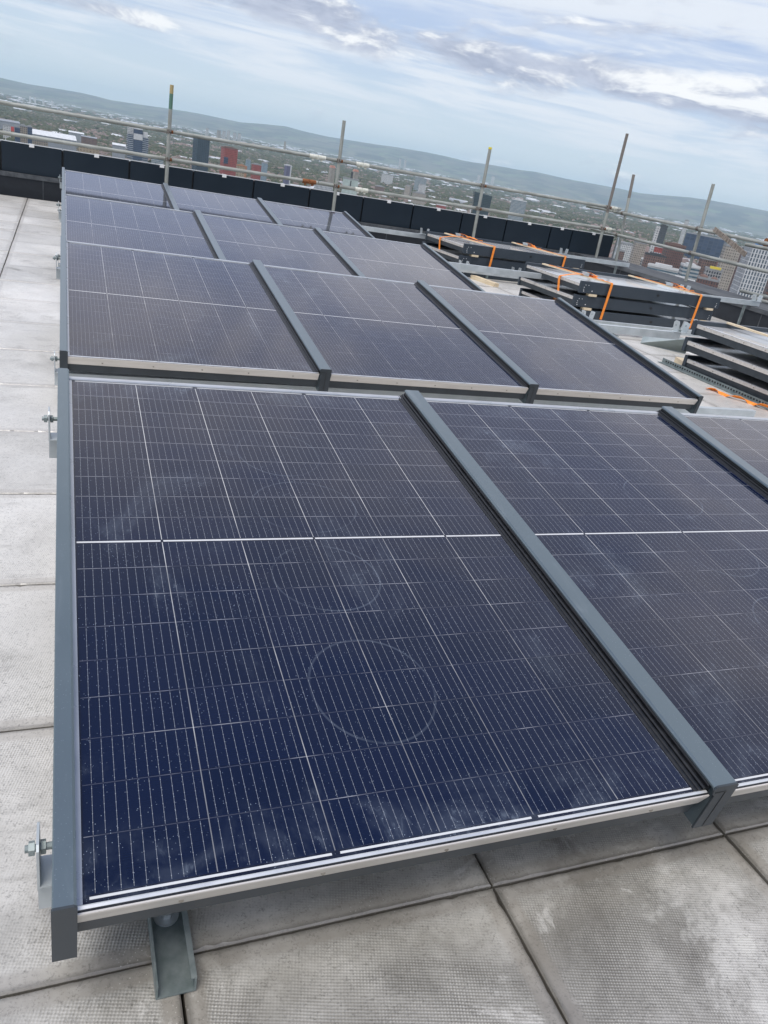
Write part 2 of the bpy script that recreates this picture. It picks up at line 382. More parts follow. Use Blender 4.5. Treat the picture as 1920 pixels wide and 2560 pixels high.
def solar_panel(col, label, group, last):
    r = empty('solar_panel'); tag(r, label, 'solar panel', group)
    y0, y1 = -.866, .868
    right = 1.116 if not last else 1.128
    left = -.0115
    MB().box(left, right, -.852, .846, -.007, 0).build('glass_laminate', 'solar_cells', r)
    MB().box(left, right, -.845, .84, -.0095, -.0075).build('backsheet', 'backsheet', r)
    # near edge: bright bar, dark seal, lipped trim, beam below
    xa, xb = -.0105, right + .001
    MB().prism([(-.8535, -.006), (-.8535, .0035), (-.856, .0052), (-.8605, .0045), (-.8605, -.006)], xa, xb, 'x').build('edge_bar', 'bright_aluminium', r)
    MB().prism([(-.8608, -.006), (-.8608, .0036), (-.8638, .0036), (-.8638, -.006)], xa, xb, 'x').build('edge_seal', 'black_gasket', r)
    tr = MB().prism([(-.846, -.033), (-.8642, .0), (-.8642, .0036), (-.8668, .0036), (-.8668, .0), (-.8565, -.033)], xa, xb, 'x').build('front_trim', 'trim_aluminium', r)
    for k in range(5):
        mx = Matrix.Translation((.13 + .215 * k, -.8600, -.0185)) @ Matrix.Rotation(R(73), 4, 'X')
        s = MB().cyl(.0038, 0, .0022, 10, mx=mx); s.build('screw', 'screw_steel', tr)
    MB().prism([(-.8490, -.0695), (-.8512, -.0335), (-.835, -.0335), (-.835, -.0695)], xa, xb, 'x').build('front_beam', 'dark_shaded_paint', r)
    # far edge
    MB().prism([(.847, -.006), (.847, .003), (.852, .0045), (.866, .0045), (.869, .002), (.869, -.05), (.860, -.05), (.860, -.006)], xa, xb, 'x').build('back_trim', 'strip_aluminium', r)
    if col == 0:
        rail(r, -.042, -.0108, y0, y1, False, True)
        MB().box(-.0105, -.0030, -.852, .846, .0002, .0016).build('side_strip', 'strip_aluminium', r)
    else:
        rail(r, -.0725, -.0150, y0, y1, True)
    if last:
        rail(r, 1.128, 1.158, y0, y1, False); gasket(r, 1.100, 1.1285, y0 + .012, y1)
    else:
        gasket(r, 1.092, 1.1275, y0 + .012, y1)
    return r
ROWY = [0.0, 2.7216, 5.4287, 8.2088]
rowname = ['front row', 'second row from the front', 'third row from the front', 'back row by the black parapet']
colname = ['left panel', 'middle panel', 'right panel']
extra = {(0, 0): 'large dusty blue panel with chalky suction rings, left in the front row', (0, 1): 'panel right of the first cap rail, middle of the front row', (0, 2): 'panel cut off by the frame edge, right end of the front row',
         (3, 0): 'left panel of the back row, mirroring a scaffold post and the parapet', (3, 2): 'right panel of the back row, below the second scaffold post'}
for rI in range(4):
    for cI in range(3):
        lab = extra.get((rI, cI), 'dark solar panel, %s of the %s' % (colname[cI], rowname[rI]))
        p = solar_panel(cI, lab, 'solar panels fixed in rows on the roof', rI > 0 and cI == 2)
        p.location = (1.19 * cI, ROWY[rI], .36); p.rotation_euler = (TILT, 0, 0)

# ------------------------------------------------------------------ support beams, brackets, feet
def c_section(y, z0, z1, w=.041):
    return [(y - w / 2, z0), (y - w / 2, z1), (y + w / 2, z1), (y + w / 2, z1 - .012), (y + w / 2 - .003, z1 - .012), (y + w / 2 - .003, z1 - .003), (y - w / 2 + .003, z1 - .003), (y - w / 2 + .003, z0 + .003), (y + w / 2 - .003, z0 + .003), (y + w / 2 - .003, z0 + .012), (y + w / 2, z0 + .012), (y + w / 2, z0)]
def beam(y, ztop, x0, x1, label, brackets, legs, end_bolt=True, h=.058):
    r = empty('support_beam', (0, y, 0), (0, -SL, 0)); tag(r, label, 'beam', 'galvanised beams under and beside the panels')
    b = MB().prism(c_section(0, ztop - h, ztop), x0, x1, 'x').build('channel', 'galvanised', r)
    for bx in brackets:
        q = MB(); q.box(bx - .075, bx + .075, -.03, .03, ztop + .0005, ztop + .004)
        for s in (-1, 1):
            lean = Matrix.Translation((bx + s * .045, 0, ztop + .004)) @ Matrix.Rotation(R(8 * s), 4, 'Y')
            q.prism([(-.034, 0), (-.034, .07), (-.026, .078), (.026, .078), (.034, .07), (.034, 0)], -.0018, .0018, 'x', lean)
        k = q.build('bracket', 'galvanised', r)
        e = MB()
        for s in (-1, 1):
            lean = Matrix.Translation((bx + s * .045, 0, ztop + .004)) @ Matrix.Rotation(R(8 * s), 4, 'Y') @ Matrix.Translation((-.0025, .004, .05)) @ Matrix.Rotation(R(90), 4, 'Y')
            e.cyl(.006, 0, .005, 10, mx=lean)
        e.cyl(.011, 0, .014, 6, mx=Matrix.Translation((bx, 0, ztop + .004)))
        e.build('bolt', 'dull_galvanised', k)
    for lx in legs:
        MB().box(lx - .013, lx + .013, -.013, .013, 0.006, ztop - h).box(lx - .05, lx + .05, -.05, .05, .0, .006).build('leg', 'dull_galvanised', r)
    if end_bolt:
        q = MB(); q.prism([(-.03, 0), (-.03, .085), (-.022, .092), (.022, .092), (.03, .085), (.03, 0)], x0 - .0005, x0 + .0035, 'x', Matrix.Translation((0, 0, ztop - .004)))
        q.box(x0 + .0035, x0 + .055, -.03, .03, ztop + .0005, ztop + .004)
        k = q.build('bracket', 'galvanised', r)
        e = MB()
        e.cyl(.006, 0, .075, 12, mx=Matrix.Translation((x0 - .018, 0, ztop + .058)) @ Matrix.Rotation(R(90), 4, 'Y'))
        e.cyl(.0115, 0, .009, 6, mx=Matrix.Translation((x0 - .0125, 0, ztop + .058)) @ Matrix.Rotation(R(90), 4, 'Y'))
        e.cyl(.0115, 0, .008, 6, mx=Matrix.Translation((x0 + .0045, 0, ztop + .058)) @ Matrix.Rotation(R(90), 4, 'Y'))
        e.build('bolt', 'dull_galvanised', k)
    return r
NB = ['front row', 'second row', 'third row', 'back row']
nb_br = [[], [], [4.70, 5.87], [4.68, 5.46]]
fb_br = [[], [4.65], [7.02, 8.22], [4.68, 7.03]]
nb_end = [4.1, 4.2, 7.6, 7.6]; fb_end = [4.1, 4.65, 8.28, 8.29]
for k in range(4):
    beam(ROWY[k] - .675, .128, -.064, nb_end[k], 'galvanised channel beam under the near edge of the %s of panels' % NB[k], nb_br[k], [1.75, 3.5] + ([5.05, 6.9] if k > 1 else []))
    beam(ROWY[k] + .70, .335, -.064, fb_end[k], 'taller galvanised channel beam under the far edge of the %s of panels' % NB[k], fb_br[k], [1.15, 3.5] + ([6.0, 8.06] if k > 1 else []))
# the foot channel that pokes out at the near edge
r = empty('foot_channel', (.1355, -.846, .004)); tag(r, 'galvanised foot channel poking out below the front panel onto the slabs', 'channel')
MB().prism([(-.031, 0), (.031, 0), (.031, .034), (.022, .034), (.022, .031), (.028, .031), (.028, .003), (-.028, .003), (-.028, .031), (-.031, .031)], 0, 1.6).build('channel', 'dull_galvanised', r)
w = MB(); w.cyl(.021, 0, .003, 20, mx=Matrix.Translation((0, .14, .0032))); w.cyl(.011, .003, .013, 6, mx=Matrix.Translation((0, .14, .0032)))
w.build('washer_bolt', 'galvanised', r)

# ------------------------------------------------------------------ parapet
PX = [-1.61, -.77, -.036, .80, 1.645, 2.50, 3.337, 4.18, 5.015, 5.88, 6.70, 7.565, 8.0, 8.87]
for i in range(len(PX) - 1):
    x0, x1 = PX[i] + .012, PX[i + 1] - .012
    if i == 0: x0 = -4.0
    xm = (x0 + x1) / 2 if i else PX[1] - .45
    r = empty('parapet_cladding', ((x0 + x1) / 2, 10.25, 0)); cx = (x0 + x1) / 2
    names = ORD[i] if i < len(PX) - 2 else 'last'
    lab = 'black parapet panel with a white clip, %s counting from the left edge' % names
    if i == len(PX) - 2: lab = 'black parapet panel at the right corner, behind the tallest scaffold post'
    if i == len(PX) - 3: lab = 'narrowest black parapet panel, half as wide as its neighbours'
    tag(r, lab, 'cladding panel', 'black cladding panels along the parapet')
    zt = lambda x: .626 + SL * x
    zb = lambda x: .275 + SL * x
    def slabmesh(y0, y1, e=0.0, za=zb, zc=zt):
        v = [(x0 - cx + e, y0, za(x0)), (x1 - cx - e, y0, za(x1)), (x1 - cx - e, y1, za(x1)), (x0 - cx + e, y1, za(x0)), (x0 - cx + e, y0, zc(x0)), (x1 - cx - e, y0, zc(x1)), (x1 - cx - e, y1, zc(x1)), (x0 - cx + e, y1, zc(x0))]
        return MB().add(v, [(3, 2, 1, 0), (4, 5, 6, 7), (0, 1, 5, 4), (1, 2, 6, 5), (2, 3, 7, 6), (3, 0, 4, 7)])
    slabmesh(-.004, .03).build('face_sheet', 'cladding', r)
    slabmesh(-.006, .034, -.008, lambda x: zt(x) + .0005, lambda x: zt(x) + .009).build('top_capping', 'bright_aluminium', r)
    c = MB(); c.box(-.03, .03, -.012, -.0065, -.028, .012); c.box(-.03, .03, -.0065, .036, .0095, .0125)
    c.build('clip', 'white_plastic', r, loc=(xm - cx, 0, zt(xm)))
r = empty('parapet_backing', (2.4, 10.33, 0)); tag(r, 'dark backing wall visible in the gaps between the black parapet panels', 'wall')
MB().add([(-6.4, -.04, -.02), (6.5, -.04, .02), (6.5, .1, .02), (-6.4, .1, -.02), (-6.4, -.04, .585), (6.5, -.04, .67), (6.5, .1, .67), (-6.4, .1, .585)], [(3, 2, 1, 0), (4, 5, 6, 7), (0, 1, 5, 4), (1, 2, 6, 5), (2, 3, 7, 6), (3, 0, 4, 7)]).build('wall', 'backsheet', r)
def upstand(name, x0, x1, y0, y1, h, lapx, lapy, label):
    r = empty(name, (x0, y0, 0)); tag(r, label, 'wall')
    v = []
    for z in (-.05, h):
        for (x, y) in ((x0, y0), (x1, y0), (x1, y1), (x0, y1)): v.append((x - x0, y - y0, z + SL * x))
    MB().add(v, [(3, 2, 1, 0), (4, 5, 6, 7), (0, 1, 5, 4), (1, 2, 6, 5), (2, 3, 7, 6), (3, 0, 4, 7)]).build('felt_face', 'bitumen_felt', r)
    t = [(p[0] + dx, p[1] + dy, p[2] + dz) for p, (dx, dy) in zip(v[4:], ((-.012, -.012), (.012, -.012), (.012, .004), (-.012, .004))) for dz in (-.045,)]
    t += [(p[0] + .004 * (1 if i in (0, 3) else -1), p[1] + .004 * (1 if i < 2 else 0), p[2] + .053) for i, p in enumerate(t)]
    MB().add(t, [(3, 2, 1, 0), (4, 5, 6, 7), (0, 1, 5, 4), (1, 2, 6, 5), (2, 3, 7, 6), (3, 0, 4, 7)]).build('felt_cap', 'felt_top', r)
    for l in lapx:
        q = MB(); q.box(l - x0, l - x0 + .012, -.0035, -.0005, -.03 + SL * l, h - .004 + SL * l); q.build('felt_lap', 'felt_top', r)
    for l in lapy:
        q = MB(); q.box(-.0035, -.0005, l - y0, l - y0 + .012, -.03 + SL * x0, h - .004 + SL * x0); q.build('felt_lap', 'felt_top', r)
    return r
upstand('felt_upstand', -4, 8.15, 10.20, 10.245, .262, [-2.1, -.28, 1.9, 4.62, 6.4], [], 'low black bitumen felt upstand below the far parapet panels')
upstand('side_upstand', 8.16, 9.0, 3.2, 10.24, .262, [], [5.9, 7.1, 8.9], 'wide black felt upstand with grey top along the right roof edge')
# plastic post at the parapet corner
r = empty('corner_post', (8.93, 10.2, 0)); tag(r, 'pale slotted metal post at the right end of the black parapet', 'post')
MB().box(-.022, .022, -.022, .022, .0, .70).build('post_body', 'galvanised', r)
q = MB()
for z in (.40, .52): q.box(-.008, .008, -.0235, -.0222, z, z + .04)
q.build('slot', 'white_plastic', r)

# ------------------------------------------------------------------ scaffold
RT = .0242
def tube(name, p, q, label, cat, group, m='scaffold_tube', hollow=True):
    mx, L = along(p, q)
    o = MB().cyl(RT, 0, L, 16, hollow=hollow).build(name, m, smooth=True)
    o.matrix_world = mx
    return tag(o, label, cat, group)
GP = 'upright scaffold tubes'
tube('scaffold_post', (1.245, 9.90, .0), (1.262, 9.90, 1.62), 'scaffold post with green paint near its yellowish top, leftmost', 'scaffold tube', GP, 'green_tip_tube')
tube('scaffold_post', (3.622, 9.90, .02), (3.606, 9.90, 1.614), 'second scaffold post from left, clamped beside the rusty sleeve', 'scaffold tube', GP)
po = tube('scaffold_post', (5.972, 9.90, .03), (5.945, 9.90, 1.650), 'scaffold post with a yellow tip, behind the far panel stack', 'scaffold tube', GP)
tube('scaffold_post', (8.36, 9.90, .05), (8.31, 9.90, 2.243), 'tallest scaffold post, reddish brown, in front of the parapet corner', 'scaffold tube', GP, 'grey_tip_tube')
tube('scaffold_post', (8.66, 9.74, .335), (8.665, 9.92, 1.685), 'shorter scaffold post standing just right of the tallest one', 'scaffold tube', GP, 'grey_tip_tube')
tube('scaffold_post', (8.65, 7.96, .335), (8.65, 8.03, 1.703), 'rightmost scaffold post, standing on the wide side upstand', 'scaffold tube', GP)
c = MB().cyl(RT + .002, -.025, .004, 16).build('yellow_cap', 'yellow_plastic', smooth=True)
c.matrix_world = along((5.945, 9.90, 1.652), (5.9447, 9.90, 1.67))[0]; c.name = 'tube_cap'
tag(c, 'small yellow plastic cap on the third scaffold post', 'cap')
GR = 'guard rail scaffold tubes'
def rz(z, x): return z + .0078 * x
yb = 9.90 + 2 * RT
tube('guard_rail', (-4.2, yb, rz(1.066, -4.2)), (3.35, yb, rz(1.066, 3.35)), 'upper scaffold guard rail of the left stretch, grey and rust stained', 'scaffold tube', GR)
tube('guard_rail', (3.36, yb, rz(1.066, 3.36)), (8.62, yb, rz(1.068, 8.62)), 'upper scaffold guard rail right of the white sleeve, to the corner', 'scaffold tube', GR)
tube('guard_rail', (-4.2, yb, rz(.731, -4.2)), (3.35, yb, rz(.731, 3.35)), 'lower scaffold guard rail of the left stretch, above the parapet', 'scaffold tube', GR)
tube('guard_rail', (3.36, yb, rz(.731, 3.36)), (8.62, yb, rz(.731, 8.62)), 'lower scaffold guard rail right of the rusty sleeve, to the corner', 'scaffold tube', GR)
xs = 8.65 - 2 * RT
tube('guard_rail', (xs, 10.9, 1.085), (xs, 5.2, 1.075), 'upper scaffold guard rail running along the right roof edge', 'scaffold tube', GR)
tube('guard_rail', (xs, 10.6, .737), (xs, 6.25, .745), 'lower scaffold guard rail along the right edge, ending in a yellow cap', 'scaffold tube', GR)
c = MB().cyl(RT + .003, 0, .05, 16).cyl(.012, -.03, 0, 10).build('tube_cap', 'yellow_plastic', smooth=True)
c.matrix_world = along((xs, 6.26, .745), (xs, 6.2, .745))[0]
tag(c, 'yellow plastic cap on the lower side guard rail', 'cap')
GT = 'loose ended scaffold tubes at the right frame edge'
tube('scaffold_tube', (8.95, 7.12, 1.06), (8.93, 6.0, 1.09), 'upper one of two short scaffold tubes ending at the right frame edge', 'scaffold tube', GT)
tube('scaffold_tube', (8.9, 7.30, 1.005), (8.9, 6.0, 1.02), 'short scaffold tube below another, behind the leaning board', 'scaffold tube', GT)
tube('scaffold_tube', (8.9, 7.10, .40), (8.9, 5.8, .435), 'low scaffold tube lying over the right upstand', 'scaffold tube', GT)
tube('scaffold_tube', (8.88, 6.80, .345), (8.9, 5.8, .375), 'lowest scaffold tube lying on the right upstand, under another tube', 'scaffold tube', GT)
# couplers
def coupler(loc, rot, label, m='clamp_steel'):
    r = empty('scaffold_coupler', loc, rot); tag(r, label, 'clamp', 'couplers clamping the scaffold tubes')
    q = MB(); q.cyl(RT + .007, -.026, .026, 14); q.build('collar', m, r, smooth=True)
    q = MB(); q.cyl(RT + .007, -.026, .026, 14, mx=Matrix.Translation((0, 2 * RT, 0)) @ Matrix.Rotation(R(90), 4, 'Y')); q.build('collar', m, r, smooth=True)
    q = MB(); q.cyl(.007, -.035, .03, 8, mx=Matrix.Translation((RT + .016, .004, 0)) @ Matrix.Rotation(R(90), 4, 'X')); q.cyl(.012, .018, .03, 6, mx=Matrix.Translation((RT + .016, .004, 0)) @ Matrix.Rotation(R(90), 4, 'X'))
    q.box(RT, RT + .026, -.012, .012, -.02, .02)
    q.build('bolt', 'rusty_steel', r)
    return r
for i, px in enumerate((1.256, 3.611, 5.955, 8.335)):
    nm = ['leftmost post', 'second post', 'yellow tipped post', 'tallest post'][i]
    coupler((px, 9.90, rz(1.066, px)), (0, 0, 0), 'steel coupler where the upper rail crosses the %s' % nm)
    coupler((px, 9.90, rz(.731, px)), (0, 0, 0), 'steel coupler where the lower rail crosses the %s' % nm)
for nm, yy in (('short corner post', 9.84), ('rightmost post', 8.0)):
    coupler((8.65, yy, 1.083), (0, 0, R(90)), 'steel coupler where the upper side rail crosses the %s' % nm)
    coupler((8.65, yy - .02, .741), (0, 0, R(90)), 'steel coupler where the lower side rail crosses the %s' % nm)
coupler((8.93, 6.98, 1.06), (R(90), 0, R(10)), 'rusty coupler on the tube ends at the right frame edge', 'rusty_steel')
def sleeve(x, z, m, label, L=.20):
    r = empty('sleeve_coupler', (x, yb, z), (0, R(90) - .0078, 0)); tag(r, label, 'clamp', 'sleeve couplers joining guard rail tubes')
    MB().cyl(RT + .006, -L / 2, L / 2, 16).build('sleeve', m, r, smooth=True)
    q = MB()
    for k in (-1, 1):
        q.box(RT + .004, RT + .028, -.014, .014, k * L * .26 - .014, k * L * .26 + .014)
        q.cyl(.010, -.026, .012, 6, mx=Matrix.Translation((RT + .016, 0, k * L * .26)) @ Matrix.Rotation(R(90), 4, 'X'))
    q.box(-RT - .007, RT + .008, -RT - .008, -RT - .004, -.006, .006)
    q.build('bolt', m, r)
sleeve(3.30, rz(1.066, 3.30), 'sleeve_paint', 'cream sleeve coupler on the upper rail, left of the second post', .24)
sleeve(3.98, rz(1.066, 3.98), 'sleeve_paint', 'cream sleeve coupler on the upper rail, right of the second post')
sleeve(3.22, rz(.731, 3.22), 'rusty_steel', 'orange rusty sleeve coupler on the lower rail, left of the second post')
sleeve(4.02, rz(.731, 4.02), 'sleeve_paint', 'cream sleeve coupler on the lower rail, right of the second post')
sleeve(8.47, rz(1.066, 8.47), 'sleeve_paint', 'white sleeve coupler on the upper rail beside the tallest post', .13)
sleeve(8.47, rz(.731, 8.47), 'sleeve_paint', 'white sleeve coupler on the lower rail beside the tallest post', .13)
# leaning board on the right
mx, L = along((8.56, 7.62, 1.125), (8.60, 6.93, .885))
b = MB().box(-.032, .032, -.0, .019, 0, L).build('scaffold_board', 'weathered_board'); b.matrix_world = mx @ Matrix.Rotation(R(90), 4, 'Z')
tag(b, 'weathered paint stained board hanging off the side guard rail', 'board')

# ------------------------------------------------------------------ stacked panels
def stacked_panel(L, W, seed):
    rg = random.Random(seed)
    r = empty('stacked_solar_panel'); H = .122; zg = .088
    MB().box(.033, L - .033, .02, W - .02, zg - .007, zg).build('glass_laminate', 'stack_glass', r)
    MB().box(.034, L - .034, .025, W - .025, zg - .0105, zg - .0075).build('backsheet', 'backsheet', r)
    for k, (ya, yb_) in enumerate(((0, .032), (W - .032, W))):
        s = MB(); s.prism([(ya, .002), (ya, H - .003), (ya + .003, H), (yb_ - .003, H), (yb_, H - .003), (yb_, .002)], 0, L, 'x')
        o = s.build('side_rail', 'rail_face', r)
        d = MB(); yy = ya - .0012 if k == 0 else yb_
        rot = Matrix.Rotation(R(90), 4, 'X')
        for (hx, hz, rr) in ((.045, .06, .004), (.045, .04, .004), (.05, .022, .005), (.10, .085, .004), (.06, .085, .004), (.16, .03, .0055), (L - .045, .06, .004), (L - .045, .04, .004), (L - .05, .022, .005)):
            d.cyl(rr, 0, .002, 10, mx=Matrix.Translation((hx, yy + .0015, hz)) @ rot)
        d.build('fixing_hole', 'white_plastic', o)
        e = MB(); e.prism([(L * .5 + .03 * math.cos(a), .068 + .016 * math.sin(a)) for a in [2 * math.pi * i / 16 for i in range(16)]], yy, yy + .0011, 'z')
        e2 = MB(); pts = [(L * .53 + .021 * math.cos(a), .068 + .0135 * math.sin(a)) for a in [2 * math.pi * i / 16 for i in range(16)]]
        e2.add([(p, yy, q) for p, q in pts] + [(p, yy + .0011, q) for p, q in pts], [tuple(range(16)), tuple(range(31, 15, -1))] + [(i, (i + 1) % 16, 16 + (i + 1) % 16, 16 + i) for i in range(16)])
        e2.build('cable_hole', 'black_gasket', o)
    for xe, sg in ((.006, -1), (L - .006, 1)):
        tr = MB(); tr.box(min(xe, xe - sg * .005), max(xe, xe - sg * .005), .034, W - .034, .064, .090)
        t_ = tr.build('end_trim', 'trim_aluminium', r)
        q = MB(); q.box(min(xe, xe - sg * .026), max(xe, xe - sg * .026), .034, W - .034, .0905, .0945); q.build('edge_bar', 'bright_aluminium', r)
        for j in range(5):
            s = MB().cyl(.0045, 0, .003, 8, mx=Matrix.Translation((xe + sg * .0004, .12 + j * (W - .24) / 4, .076)) @ Matrix.Rotation(R(90 * sg), 4, 'Y')); s.build('screw', 'screw_steel', t_)
        q = MB(); q.box(min(xe - sg * .003, xe - sg * .03), max(xe - sg * .003, xe - sg * .03), .034, W - .034, .012, .0635); q.build('end_beam', 'dark_shaded_paint', r)
    return r
noisy('rail_face', (.030, .042, .056), (.036, .048, .062), 5, .4, rvar=.08)
m_, t_, b_ = mat('stack_glass', (.25, .26, .27), .12); b_.inputs['IOR'].default_value = 1.5
nn = t_.noise(t_.coord(), 5, 4); t_.put(b_.inputs['Base Color'], t_.mix(t_.ramp(nn, .3, .7), (.50, .505, .51), (.54, .545, .55))); t_.put(b_.inputs['Roughness'], t_.m('MULTIPLY_ADD', nn, .04, .09)); M['stack_glass'] = m_
STK = [((4.71, 7.66), 5.2, 2.0, 1.05, .436, 'far stack below the parapet', 11), ((4.977, 5.375), 3.2, 2.03, 1.09, .44, 'middle stack with two orange straps', 21), ((4.93, 2.44), 2.6, 2.05, 1.10, .462, 'near stack cut off by the frame edge', 31)]
PITCH = .146
lv = ['bottom', 'middle', 'top']
stack_mx = []
for (ox, oy), deg, L, W, H, nm, sd in STK:
    proto = None; a = R(deg)
    mxs = Matrix.Translation((ox, oy, 0)) @ Matrix.Rotation(a, 4, 'Z'); stack_mx.append((mxs, L, W, H, nm))
    jit = [(.012, -.014), (-.03, .012), (0, 0)]
    for k in (2, 1, 0):
        z = H - .122 - (2 - k) * PITCH
        loc = mxs @ Vector((jit[k][0] - .0, jit[k][1], 0)); loc.z = z
        if proto is None: proto = o = stacked_panel(L, W, sd)
        else: o = copy_thing(proto, loc)
        o.location = loc; o.rotation_euler = (0, 0, a + (0.004 * (2 - k)))
        tag(o, '%s panel of the %s' % (lv[k], nm), 'solar panel', 'loose solar panels stacked on the roof')
    # timber spacers between the panels
    for k in (0, 1):
        for j, sx in enumerate((.11, L - .20)):
            z = H - .122 - (1 - k) * PITCH - PITCH + .1225
            s = MB().box(0, .10, 0, .06, 0, PITCH - .1232); o = s.build('timber_spacer', 'pale_wood'); p = mxs @ Vector((sx + .02 * k, -.012, 0)); p.z = z
            o.location = p; o.rotation_euler = (0, 0, a)
            tag(o, 'timber spacer, %s end, between the %s panels of the %s' % (('left', 'right')[j], ('lower', 'upper')[k], nm.split(' with')[0].split(' below')[0].split(' cut')[0]), 'timber', 'timber spacers between stacked panels')
# battens and ratchet straps over the stacks
def ribbon(pts, w, up, name='webbing', m='orange_webbing', parent=None, th=.0022):
    b = MB(); n = len(pts)
    pts = [Vector(p) for p in pts]
    vs = []
    for i, p in enumerate(pts):
        d = (pts[min(i + 1, n - 1)] - pts[max(i - 1, 0)]).normalized()
        u = Vector(up[i] if isinstance(up, list) else up)
        s = d.cross(u).normalized() * (w / 2); nn = s.cross(d).normalized() * th
        vs += [p - s, p + s, p + s + nn, p - s + nn]
    fs = []
    for i in range(n - 1):
        k = 4 * i
        for e in range(4): fs.append((k + e, k + (e + 1) % 4, k + 4 + (e + 1) % 4, k + 4 + e))
    fs += [(3, 2, 1, 0), (4 * n - 4, 4 * n - 3, 4 * n - 2, 4 * n - 1)]
    b.add(vs, fs)
    return b.build(name, m, parent)
def batten_and_strap(si, t0, t1, tail, blabel, slabel, strap=True, buckle_at=.45):
    mxs, L, W, H, nm = stack_mx[si]
    z0 = H + .001
    P0 = mxs @ Vector((t0[0], t0[1], 0)); P1 = mxs @ Vector((t1[0], t1[1], 0)); P0.z = P1.z = z0
    d = P1 - P0; ang = math.atan2(d.y, d.x)
    b = MB().box(0, d.length, -.022, .022, 0, .014).build('timber_batten', 'pale_wood'); b.location = P0; b.rotation_euler = (0, 0, ang)
    tag(b, blabel, 'timber', 'timber battens under the straps')
    if not strap: return
    r = empty('ratchet_strap'); tag(r, slabel, 'strap', 'orange ratchet straps round the stacks')
    dn = d.normalized(); zt = z0 + .0148
    fr = mxs @ Vector((t1[0] + .0, -.0165, 0)); bk = P0 + dn * .10
    outn = (mxs.to_3x3() @ Vector((0, -1, 0)))
    A = Vector((bk.x, bk.y, zt)); B_ = Vector((P1.x, P1.y, zt)); 
    top = [A + (B_ - A) * (i / 8) for i in range(9)]
    edge = Vector((fr.x, fr.y, zt - .004)); low = Vector((fr.x, fr.y, H - .37)) + outn * .003 - Vector((mxs.to_3x3() @ Vector((.02, 0, 0))))
    ribbon(top + [edge], .031, [Vector((0, 0, 1))] * 10, parent=r)
    ribbon([edge + Vector((0, 0, .003)), edge + outn * .004 + Vector((0, 0, -.01)), (edge * .5 + low * .5) + outn * .004, low], .031, [outn] * 4, parent=r)
    # ratchet buckle
    c = A + (B_ - A) * buckle_at
    q = MB(); mb = Matrix.Translation(c + Vector((0, 0, .003))) @ Matrix.Rotation(ang, 4, 'Z')
    q.box(-.05, .05, -.026, -.021, 0, .032, mb); q.box(-.05, .05, .021, .026, 0, .032, mb); q.cyl(.010, -.03, .03, 10, mx=mb @ Matrix.Translation((.01, 0, .02)) @ Matrix.Rotation(R(90), 4, 'X')); q.box(-.075, -.02, -.019, .019, .026, .031, mb)
    q.build('buckle', 'galvanised', r)
    # crumpled free end
    side = dn.cross(Vector((0, 0, 1)))
    pts = []; rg = random.Random(si * 7 + int(t0[0] * 10))
    for i in range(12):
        f = i / 11
        pts.append(c - side * (tail * f) + dn * (.10 * math.sin(f * 7) + .14 * f) + Vector((0, 0, .022 + .020 * abs(math.sin(f * 9 + 1)) - .034 * min(1, f * 1.6))))
    for p in pts: p.z = max(p.z, H - .025)
    ribbon(pts, .034, [Vector((.3 * math.sin(i * 1.3), .3 * math.cos(i * 1.7), 1)) for i in range(12)], 'loose_end', parent=r)
    return r
def side_drop(si, y, z_from, label):      # strap that falls over the short left end
    pass
batten_and_strap(0, (.27, .99), (.44, -.01), .25, 'timber batten on the far stack, left one of two', 'orange strap round the far stack, left one, wrapped over its corner', buckle_at=.22)
batten_and_strap(0, (1.47, 1.06), (1.62, -.01), .10, 'timber batten on the far stack, right one of two', 'orange strap round the far stack, right one, beside the bracket', buckle_at=.2)
batten_and_strap(1, (.215, 1.04), (.38, -.01), .05, 'timber batten on the middle stack, left one of two', 'orange strap round the middle stack, left one, draped to its short side', buckle_at=.62)
batten_and_strap(1, (1.53, 1.05), (1.69, -.01), .18, 'timber batten on the middle stack, right one of two', 'orange strap round the middle stack, right one, with crumpled tail', buckle_at=.55)
batten_and_strap(2, (.36, 1.08), (.40, -.01), 0, 'timber batten on the near stack, at the right frame edge', '', strap=False)
# the two straps that also cross the short left ends
def end_strap(si, yf, yt, xin, label):
    mxs, L, W, H, nm = stack_mx[si]
    P = lambda x, y, z: (lambda v: Vector((v.x, v.y, z)))(mxs @ Vector((x, y, 0)))
    r = empty('ratchet_strap'); tag(r, label, 'strap', 'orange ratchet straps round the stacks')
    up = Vector((0, 0, 1)); out = mxs.to_3x3() @ Vector((-1, 0, 0))
    ribbon([P(xin, yf, H + .024), P(xin * .7, yf * .9 + yt * .1, H + .020), P(xin * .35, yf * .6 + yt * .4, H + .004), P(.0, yt + .02, H - .024)], .034, [up, up, up, up], parent=r)
    ribbon([P(-.004, yt + .02, H - .022), P(-.010, yt + .01, H - .06), P(-.008, yt - .03, H - .2), P(-.008, yt - .06, H - .36)], .034, [out] * 4, parent=r)
end_strap(0, .62, .62, .33, 'orange strap falling over the short left end of the far stack')
end_strap(1, .40, .37, .36, 'orange strap falling over the short left end of the middle stack')
# strap lying loose on the slabs
pts = []
rg = random.Random(5)
for i in range(22):
    f = i / 21
    x = 4.66 + .22 * f + .02 * math.sin(f * 15); y = 2.96 - .62 * f
    pts.append((x, y, .036 + SL * x * 0 + .014 * (1 + math.sin(f * 19)) * (.3 + f)))
r = ribbon(pts, .04, [Vector((.8 * math.sin(i * .9), .2, 1)) for i in range(22)], 'loose_strap')
tag(r, 'twisted orange strap lying loose on the slabs by the near stack', 'strap')
